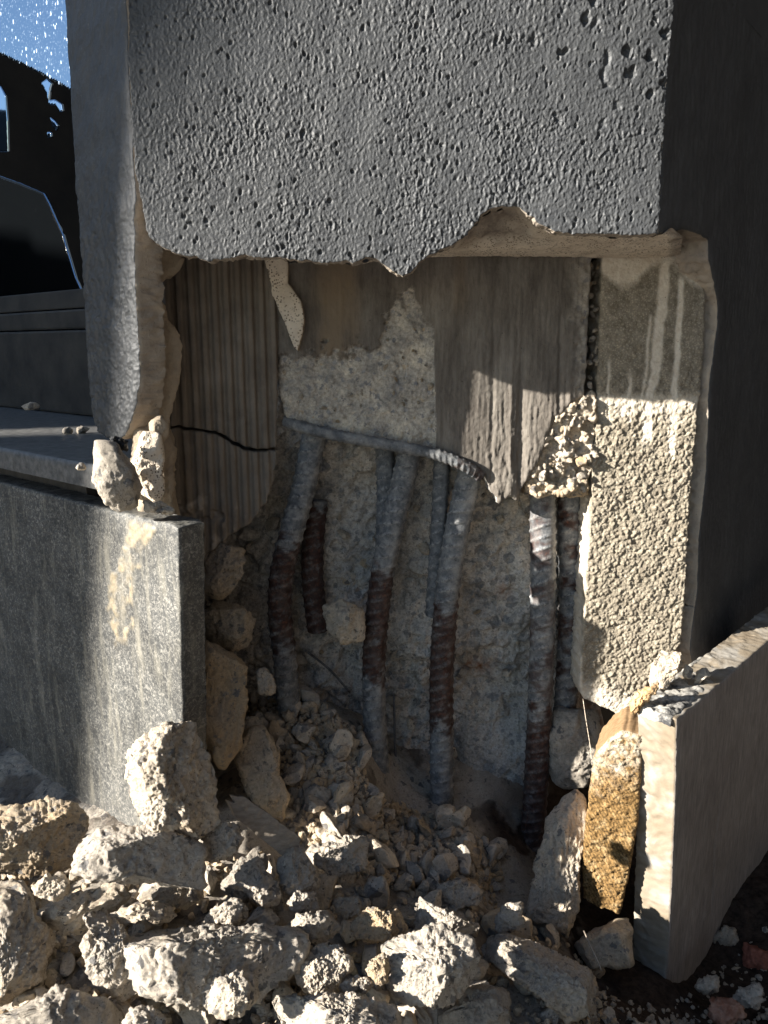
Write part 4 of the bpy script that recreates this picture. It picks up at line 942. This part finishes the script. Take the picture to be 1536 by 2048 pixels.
R_(ZB((680, 770), (740, 745), (830, 770), (850, 830), (760, 860), (690, 820)), 'small shaded lump above the cream lump', Y=-.075, lvl=5, mat=RUBD)
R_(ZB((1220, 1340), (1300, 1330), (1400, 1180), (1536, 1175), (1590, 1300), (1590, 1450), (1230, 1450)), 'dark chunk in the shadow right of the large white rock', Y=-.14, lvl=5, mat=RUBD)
R_(Z7((40, 180), (110, 150), (200, 200), (210, 280), (200, 400), (180, 540), (120, 620), (60, 520), (40, 300)), 'upright tan slab fragment between the granite panel and the gravel', Y=.03, T=.7, mat=RUBW, cuts=6, face=[((.3, 0, 1), .55)])
R_(Z7((160, 530), (190, 490), (270, 480), (330, 570), (330, 660), (370, 740), (340, 810), (270, 780), (200, 680)), 'leaning grey fragment at the left edge of the gravel', Y=.035, T=.7, cuts=6, face=[((-.2, 0.1, 1), .55)])
R_(Z7((240, 265), (280, 240), (320, 310), (310, 355), (260, 350)), 'egg shaped pale chip beside the bowed bar', Y=.06, lvl=4)
R_(Z7((20, 490), (60, 230), (130, 200), (190, 270), (160, 520), (60, 640)), 'dark fragment in the gap behind the upright tan slab', Y=.085, lvl=4, mat=RUBD)
R_([(403, 1230), (430, 1200), (480, 1210), (520, 1240), (500, 1300), (450, 1300), (405, 1290)], 'brown grey lump wedged in the core beside the granite panel', Y=.09, lvl=5, mat=RUBD)
R_([(410, 1120), (440, 1090), (490, 1100), (480, 1160), (440, 1205), (412, 1190)], 'pale jagged lump on the core below the clay block', Y=.085, lvl=5)
R_([(640, 1215), (680, 1200), (735, 1225), (725, 1275), (690, 1290), (650, 1262)], 'pale lump of core concrete beside the rusty bar', Y=.115, lvl=5)
R_(ZC((640, 220), (660, 400), (640, 470), (620, 560), (620, 700), (600, 850), (560, 920), (540, 990), (470, 940), (400, 900), (375, 830), (380, 680), (400, 560), (460, 450), (480, 320), (560, 230)), 'tall half lit sandy chunk leaning left of the timber stub', Y=.015, T=.8, mat=RUBW, lvl=6, face=[((-.5, .2, 1), .62)])
R_([(1100, 1570), (1098, 1480), (1115, 1425), (1200, 1420), (1195, 1530), (1172, 1575), (1130, 1580)], 'shaded lump in the dark gap above the tall sandy chunk', Y=.135, mat=RUBD)
R_(ZC((215, 820), (250, 750), (340, 735), (355, 850), (280, 890), (220, 870)), 'small bright white stone standing alone left of the tall sandy chunk', Y=-.055, lvl=5)
R_(ZC((120, 935), (200, 895), (320, 890), (430, 930), (540, 990), (630, 1040), (690, 1070), (760, 1100), (780, 1200), (700, 1270), (560, 1290), (480, 1220), (380, 1130), (250, 1040), (140, 990)), 'long sloping sandy slab in front of the timber stub', Y=-.095, mat=RUBW, lvl=6, T=.9, face=[((.25, .85, .5), .55)])
R_(ZC((610, 940), (680, 880), (790, 830), (860, 810), (880, 1030), (800, 1040), (670, 1055), (630, 1000)), 'smooth cream block under the timber stub', Y=-.005, mat=RUBW, lvl=5, box=.5, cuts=5, amp=.35)
R_(ZC((1200, 1110), (1300, 1080), (1310, 1150), (1260, 1190), (1180, 1160)), 'small pale stone on the dark soil near the panel foot', Y=-.02, lvl=4)
R_(ZC((1350, 1190), (1400, 1140), (1500, 1130), (1505, 1220), (1490, 1255), (1400, 1240)), 'square pale stone in the bottom right corner', Y=-.03, lvl=5)
R_(ZC((1245, 1300), (1260, 1210), (1330, 1190), (1420, 1240), (1430, 1310), (1330, 1345)), 'pinkish red pebbly stone at the bottom right edge', Y=-.05, mat=PINKR, name='reddish_stone', cat='stone', group=None, lvl=5)
R_(ZC((1410, 1050), (1430, 940), (1560, 980), (1580, 1090), (1450, 1085)), 'piece of red brick half hidden at the right edge', Y=.05, mat=REDB, name='brick_fragment', cat='brick', group=None, lvl=5, box=.45, cuts=4, amp=.5)
R_(ZC((1270, 900), (1340, 850), (1415, 910), (1350, 960), (1280, 960)), 'grey chip in shade behind the brown panel foot', Y=.075, mat=RUBD, lvl=4)
R_(ZC((1420, 900), (1480, 830), (1560, 760), (1600, 950), (1440, 940)), 'dark grey block above the red brick piece', Y=.10, mat=RUBD, lvl=5, box=.5)
# foot of the left return
R_([(192, 885), (232, 892), (268, 935), (281, 975), (272, 1008), (240, 1024), (208, 1014), (190, 965)], 'smooth grey cobble of mortar perched on the sill end', Y=-.022, T=.9, mat=RUBD, name='mortar_lump', cat='mortar lump', group=None, lvl=5, amp=.3, cuts=1, box=.55)
R_([(262, 925), (290, 868), (318, 872), (329, 920), (326, 985), (316, 1004), (290, 985), (266, 950)], 'cream shard of plaster leaning beside the grey cobble', Y=.008, T=.35, mat=CREAM, name='plaster_shard', cat='plaster shard', group=None, lvl=5, amp=.25, cuts=0, box=.5)
R_([(272, 850), (330, 836), (346, 900), (348, 1000), (354, 1036), (285, 1026), (264, 940)], 'rough tan mass of mortar behind the cream shard', Y=.048, T=1.2, mat=TAN, name='mortar_lump', cat='mortar lump', group=None, lvl=5, amp=.8, cuts=3, box=.45)
R_([(298, 846), (320, 826), (336, 848), (336, 872), (315, 892), (296, 880)], 'small tan knob of mortar at the clay block joint', Y=.02, mat=TAN, name='mortar_lump', cat='mortar lump', group=None, lvl=4, amp=.3)
R_([(203, 880), (215, 868), (240, 872), (258, 880), (252, 900), (230, 908), (208, 900)], 'black bitumen lump under the narrow left return', Y=-.008, mat=BITUM, name='bitumen_lump', cat='bitumen', group=None, lvl=4, amp=1.2)
R_([(285, 1000), (330, 1005), (352, 1022), (330, 1030), (290, 1022)], 'crumbly grey mortar on top of the granite panel end', Y=-.02, name='mortar_crumb', cat='mortar crumb', group=None, lvl=4)
R_(ZC((835, 640), (850, 640), (850, 660), (835, 660)) if 0 else [(1258, 1405), (1272, 1385), (1300, 1372), (1318, 1360), (1308, 1388), (1284, 1408), (1278, 1436), (1266, 1430)], 'twisted orange strip of foam at the corner of the tan block and the panel', Y=-.005, mat=FOAM, name='foam_strip', cat='foam', group=None, lvl=5, amp=.8, T=.5)
R_([(1300, 1330), (1330, 1290), (1358, 1300), (1362, 1335), (1330, 1385), (1302, 1372)], 'grey crumbling mortar lump at the foot of the tall tan block', Y=.03, name='mortar_lump', cat='mortar lump', group=None, lvl=5, T=.6)
R_([(1362, 1350), (1372, 1330), (1386, 1338), (1382, 1356), (1368, 1360)], 'round pale pebble on the dusty ledge', Y=.035, name='pebble', cat='pebble', group=None, lvl=4, amp=.3)
R_([(1388, 1375), (1390, 1340), (1418, 1332), (1424, 1350), (1406, 1362)], 'upright angular chip on the dusty ledge', Y=.04, name='stone_chip', cat='stone chip', group=None, lvl=4, amp=.4)
for k, (pl_, lb) in enumerate((([(42, 812), (60, 805), (80, 808), (78, 818), (50, 820)], 'flat chip at the back of the window sill'), ([(122, 862), (135, 852), (150, 860), (145, 870), (128, 870)], 'pale chip on the window sill beside a tan one'), ([(148, 858), (165, 850), (182, 856), (170, 868), (152, 868)], 'tan chip on the window sill near the pier'), ([(150, 934), (162, 922), (172, 928), (168, 940), (155, 942)], 'white chip at the front lip of the window sill'))):
    r = rays(pl_[0][0], pl_[1][1] + 8); t = (.462 - CAM[2]) / r[2]; Yk = min(CAM[1] + r[1] * t, .35)
    R_(pl_, lb, Y=Yk, name='stone_chip', cat='stone chip', group='chips on the window sill', lvl=3, amp=.3)

# wooden splinter
sa, sb = atY(462, 1600, -.06), atY(592, 1700, -.055)
def plank(name, a, b, w, t, mat, **kw):
    a = np.array(a); b = np.array(b); d = b - a; L = np.linalg.norm(d); d /= L; s = np.cross(d, (0, -.8, .6)); s /= np.linalg.norm(s); n = np.cross(s, d)
    V = []; m = 24
    for i in range(m + 1):
        f = i / m; ww = w * (np.interp(f, [0, .1, .9, 1], [.25, .8, 1, .9]))
        for q in (-1, -.5, 0, .5, 1):
            for e in (1, -1):
                V.append(a + d * (L * f + (.004 * math.sin(q * 3 + 1) if i in (0, m) else 0)) + s * ww * q + n * (t * e * (1 - .2 * q * q)))
    V = np.array(V); V += .0012 * np.stack([fbm(V, (.01, .01, .01), 3, 301), fbm(V, .01, 3, 302), fbm(V, .01, 3, 303)], -1)
    fc = []
    for i in range(m):
        o = i * 10; p = o + 10
        for j in range(4):
            fc.append([o + 2 * j, o + 2 * j + 2, p + 2 * j + 2, p + 2 * j]); fc.append([o + 2 * j + 1, p + 2 * j + 1, p + 2 * j + 3, o + 2 * j + 3])
        fc.append([o, p, p + 1, o + 1]); fc.append([o + 8, o + 9, p + 9, p + 8])
    for o in (0, m * 10): 
        for j in range(4): fc.append([o + 2 * j, o + 2 * j + 1, o + 2 * j + 3, o + 2 * j + 2])
    bm = bmesh.new(); vs = [bm.verts.new(v) for v in V]
    for f in fc: bm.faces.new([vs[i] for i in f])
    bmesh.ops.recalc_face_normals(bm, faces=bm.faces)
    return put_bm(name, bm, mat, **kw)
plank('wood_splinter', sa, sb, .0095, .003, GREYWOOD, label='flat grey wooden splinter lying on the rubble right of the boulder', cat='wood splinter')
tube('dry_stem', [atY(1168, 1862, -.06), atY(1180, 1890, -.075), atY(1192, 1915, -.085), atY(1204, 1942, -.09)], .0006, GREYWOOD, None, seg=6, step=.004, label='thin dry stem slanting across the cream block', cat='stem')
tube('cobweb_thread', [atY(1166, 1398, .09), atY(1172, 1440, .088), atY(1180, 1490, .086), atY(1184, 1530, .08)], .0003, CREAM, None, seg=5, step=.006, label='fine hanging thread of dust below the tan block corner', cat='thread')

# ------------------------------------------------------------------ small stones
def scatter(n, region, smin, smax, label, group, name, cat, seed, lift=.2):
    rg = random.Random(seed); k = 0
    while k < n:
        x = rg.uniform(min(p[0] for p in region), max(p[0] for p in region)); y = rg.uniform(min(p[1] for p in region), max(p[1] for p in region))
        if not inpoly(np.array([x]), np.array([y]), region)[0]: continue
        h = hitbed(x, y); s = smin * (smax / smin) ** (rg.random() ** 1.6)
        o = bpy.data.objects.new(name, PEB[rg.randrange(16)])
        o.location = (h[0], h[1], h[2] + s * lift); o.scale = (s * 100, s * 100 * rg.uniform(.8, 1.25), s * 100 * rg.uniform(.7, 1.0))
        o.rotation_euler = (rg.uniform(0, 6.3), rg.uniform(0, 6.3), rg.uniform(0, 6.3)); COL.objects.link(o)
        props(o, label, cat, group); k += 1
heap = [(490, 1395), (600, 1400), (725, 1470), (735, 1600), (860, 1640), (1000, 1700), (1000, 1790), (820, 1800), (700, 1740), (590, 1690), (560, 1640), (500, 1500)]
scatter(190, heap, .007, .019, 'small angular grey chip in the loose gravel heap among the bars', 'chips in the gravel heap', 'concrete_chip', 'stone chip', 1, .9)
low = [(-40, 1740), (420, 1720), (560, 1720), (1000, 1800), (1120, 1880), (1230, 2000), (1230, 2090), (-40, 2090)]
scatter(105, low, .009, .024, 'small grey chip filling a gap between the large concrete chunks', 'chips between the big chunks', 'concrete_chip', 'stone chip', 2, .7)
rt = [(1130, 1960), (1250, 2010), (1340, 2020), (1440, 1940), (1536, 1860), (1580, 1950), (1580, 2090), (1130, 2090)]
scatter(50, rt, .004, .011, 'small pebble on the dark soil right of the stone panel', 'pebbles on the dark soil', 'pebble', 'pebble', 3, .4)
# fine grit: uncountable, one object
def grit(name, n, regions, smin, smax, mats, seed):
    V, Fc = ico(1); rg = np.random.default_rng(seed); Vs, Fs, off = [], [], 0; k = 0
    bb = [(min(p[0] for p in r), max(p[0] for p in r), min(p[1] for p in r), max(p[1] for p in r)) for r in regions]
    while k < n:
        i = k % len(regions); x = rg.uniform(bb[i][0], bb[i][1]); y = rg.uniform(bb[i][2], bb[i][3])
        if not inpoly(np.array([x]), np.array([y]), regions[i])[0]: continue
        h = hitbed(x, y); s = smin * (smax / smin) ** (rg.random() ** 1.5)
        A = np.linalg.qr(rg.normal(size=(3, 3)))[0]
        Q = (V * rg.uniform(.55, 1.1, (len(V), 1)) * s * np.array([1, .8, .65])) @ A + h + np.array([0, 0, s * 1.2])
        Vs.append(Q); Fs.append(Fc + off); off += len(V); k += 1
    put(name, np.concatenate(Vs), [np.concatenate(Fs)], mats, kind='stuff', smooth=False)
grit('fine_gravel', 6000, [heap, low, heap], .0018, .0065, RUB, 9)
grit('sandy_grit', 700, [[(-60, 1600), (240, 1720), (240, 1780), (-60, 1760)]], .002, .008, RUB, 12)
grit('soil_crumbs', 900, [rt], .0012, .004, RUBD, 10)

# ------------------------------------------------------------------ unseen objects added to shade the pier and darken the glass
def sunward(px, py, d, Y=0.0): return atY(px, py, Y) - SUNN * d
A_, B_ = sunward(590, 0, 6.0), sunward(320, 480, 6.0)
ax = (A_ - B_) / np.linalg.norm(A_ - B_); side = np.cross(ax, SUNN); side /= np.linalg.norm(side)
if side[0] > 0: side = -side
TR = .135
p0 = B_ + side * TR; foot = p0 - ax * (p0[2] + .1) / ax[2]; top = p0 + ax * (4.1 - p0[2]) / ax[2]
tree = thing('added_tree', 'slim leaning tree added out of view to shade the pier', 'tree', tuple(foot))  # invented caster, placed so its soft shadow falls on the pier's left side
tube('trunk', [foot, foot * .6 + top * .4, top, top + ax * .6], TR, BARK, tree, seg=16, step=.06, taper=([0, .2, 1], [1.1, 1, .9]))
rg = np.random.default_rng(77)
cr = []
for k in range(7):
    e = top + ax * .1 * k + np.array([rg.uniform(-.9, .9), rg.uniform(-.9, .9), rg.uniform(.5, 1.5)])
    tube('limb', [top + ax * (.05 * k - .2), (top + e) / 2 + np.array([0, 0, .12]), e], .03, BARK, tree, seg=8, step=.08, taper=([0, 1], [1, .25])); cr.append(e)
n = 2600; cc = np.array(cr)[rg.integers(0, 7, n)] + rg.normal(size=(n, 3)) * .33
cc = cc[cc[:, 2] > 3.75]; n = len(cc)
d1 = rg.normal(size=(n, 3)); d1 /= np.linalg.norm(d1, axis=1)[:, None]; d2 = np.cross(d1, rg.normal(size=(n, 3))); d2 /= np.linalg.norm(d2, axis=1)[:, None]
V = np.stack([cc - d1 * .05, cc + d2 * .022, cc + d1 * .05, cc - d2 * .022], 1).reshape(-1, 3)
put('crown', V, [np.arange(4 * n).reshape(-1, 4)], LEAF, tree, smooth=False)
# board fence added out of view to keep sun off the window rails
fc = sunward(0, 640, 3.4, .62); fl = np.array([-SUNN[1], SUNN[0], 0]); fl /= np.linalg.norm(fl)
ft = fc[2] + .13
fo = fc - fl * .0; fo[2] = -.05
fence = thing('added_fence', 'low fence of upright grey boards added out of view to shade the window rails', 'fence', tuple(fo))
for k in range(22):
    c0 = fo + fl * (k * .11 - .35)
    prism('board', [tuple((c0 + fl * a + SUNN * np.array([1, 1, 0]) * (b + .021 * (k % 2)))[:2]) for a, b in ((0, 0), (.112, 0), (.112, .02), (0, .02))], -.05, ft - .004 * (k % 3), BOARD, fence)
# unseen houses added: one darkens the glass reflection, one blocks light at the right
def house(name, lab, base, d, w, dep, h, ridge):
    d = np.array(d, float); d /= np.linalg.norm(d); e = np.array([-d[1], d[0], 0]); b = np.array(base, float)
    t = thing(name, lab, 'house', tuple(b))
    c = [b - d * w / 2, b + d * w / 2, b + d * w / 2 + e * dep, b - d * w / 2 + e * dep]
    prism('wall', [tuple(p[:2]) for p in c], -.05, h, HOUSE, t)
    V = [c[0] + [0, 0, h] - d * .2 - e * .2, c[1] + [0, 0, h] + d * .2 - e * .2, c[2] + [0, 0, h] + d * .2 + e * .2, c[3] + [0, 0, h] - d * .2 + e * .2, (c[0] + c[3]) / 2 + [0, 0, ridge] - d * .2, (c[1] + c[2]) / 2 + [0, 0, ridge] + d * .2]
    bm = bmesh.new(); v = [bm.verts.new(q) for q in V]
    for f in ((0, 1, 5, 4), (2, 3, 4, 5), (0, 4, 3), (1, 2, 5), (3, 2, 1, 0)): bm.faces.new([v[i] for i in f])
    bmesh.ops.recalc_face_normals(bm, faces=bm.faces); put_bm('roof', bm, HOUSE, t)
    for k in range(3):
        q = b - d * (w * .3 - k * w * .3) - e * .02
        prism('window', [tuple((q + d * a + e * f)[:2]) for a, f in ((-.4, 0), (.4, 0), (.4, .04), (-.4, .04))], h * .35, h * .75, DGLASS, t)
house('added_house', 'dark house added out of view to darken the shop glass', (-6.5, 2.6, 0), (.25, 1, 0), 7, 4, 1.9, 3.0)
house('added_house', 'dark house added out of view to block light from the right', (1.15, -1.6, 0), (-.12, -1, 0), 9, 4, 5.2, 6.5)
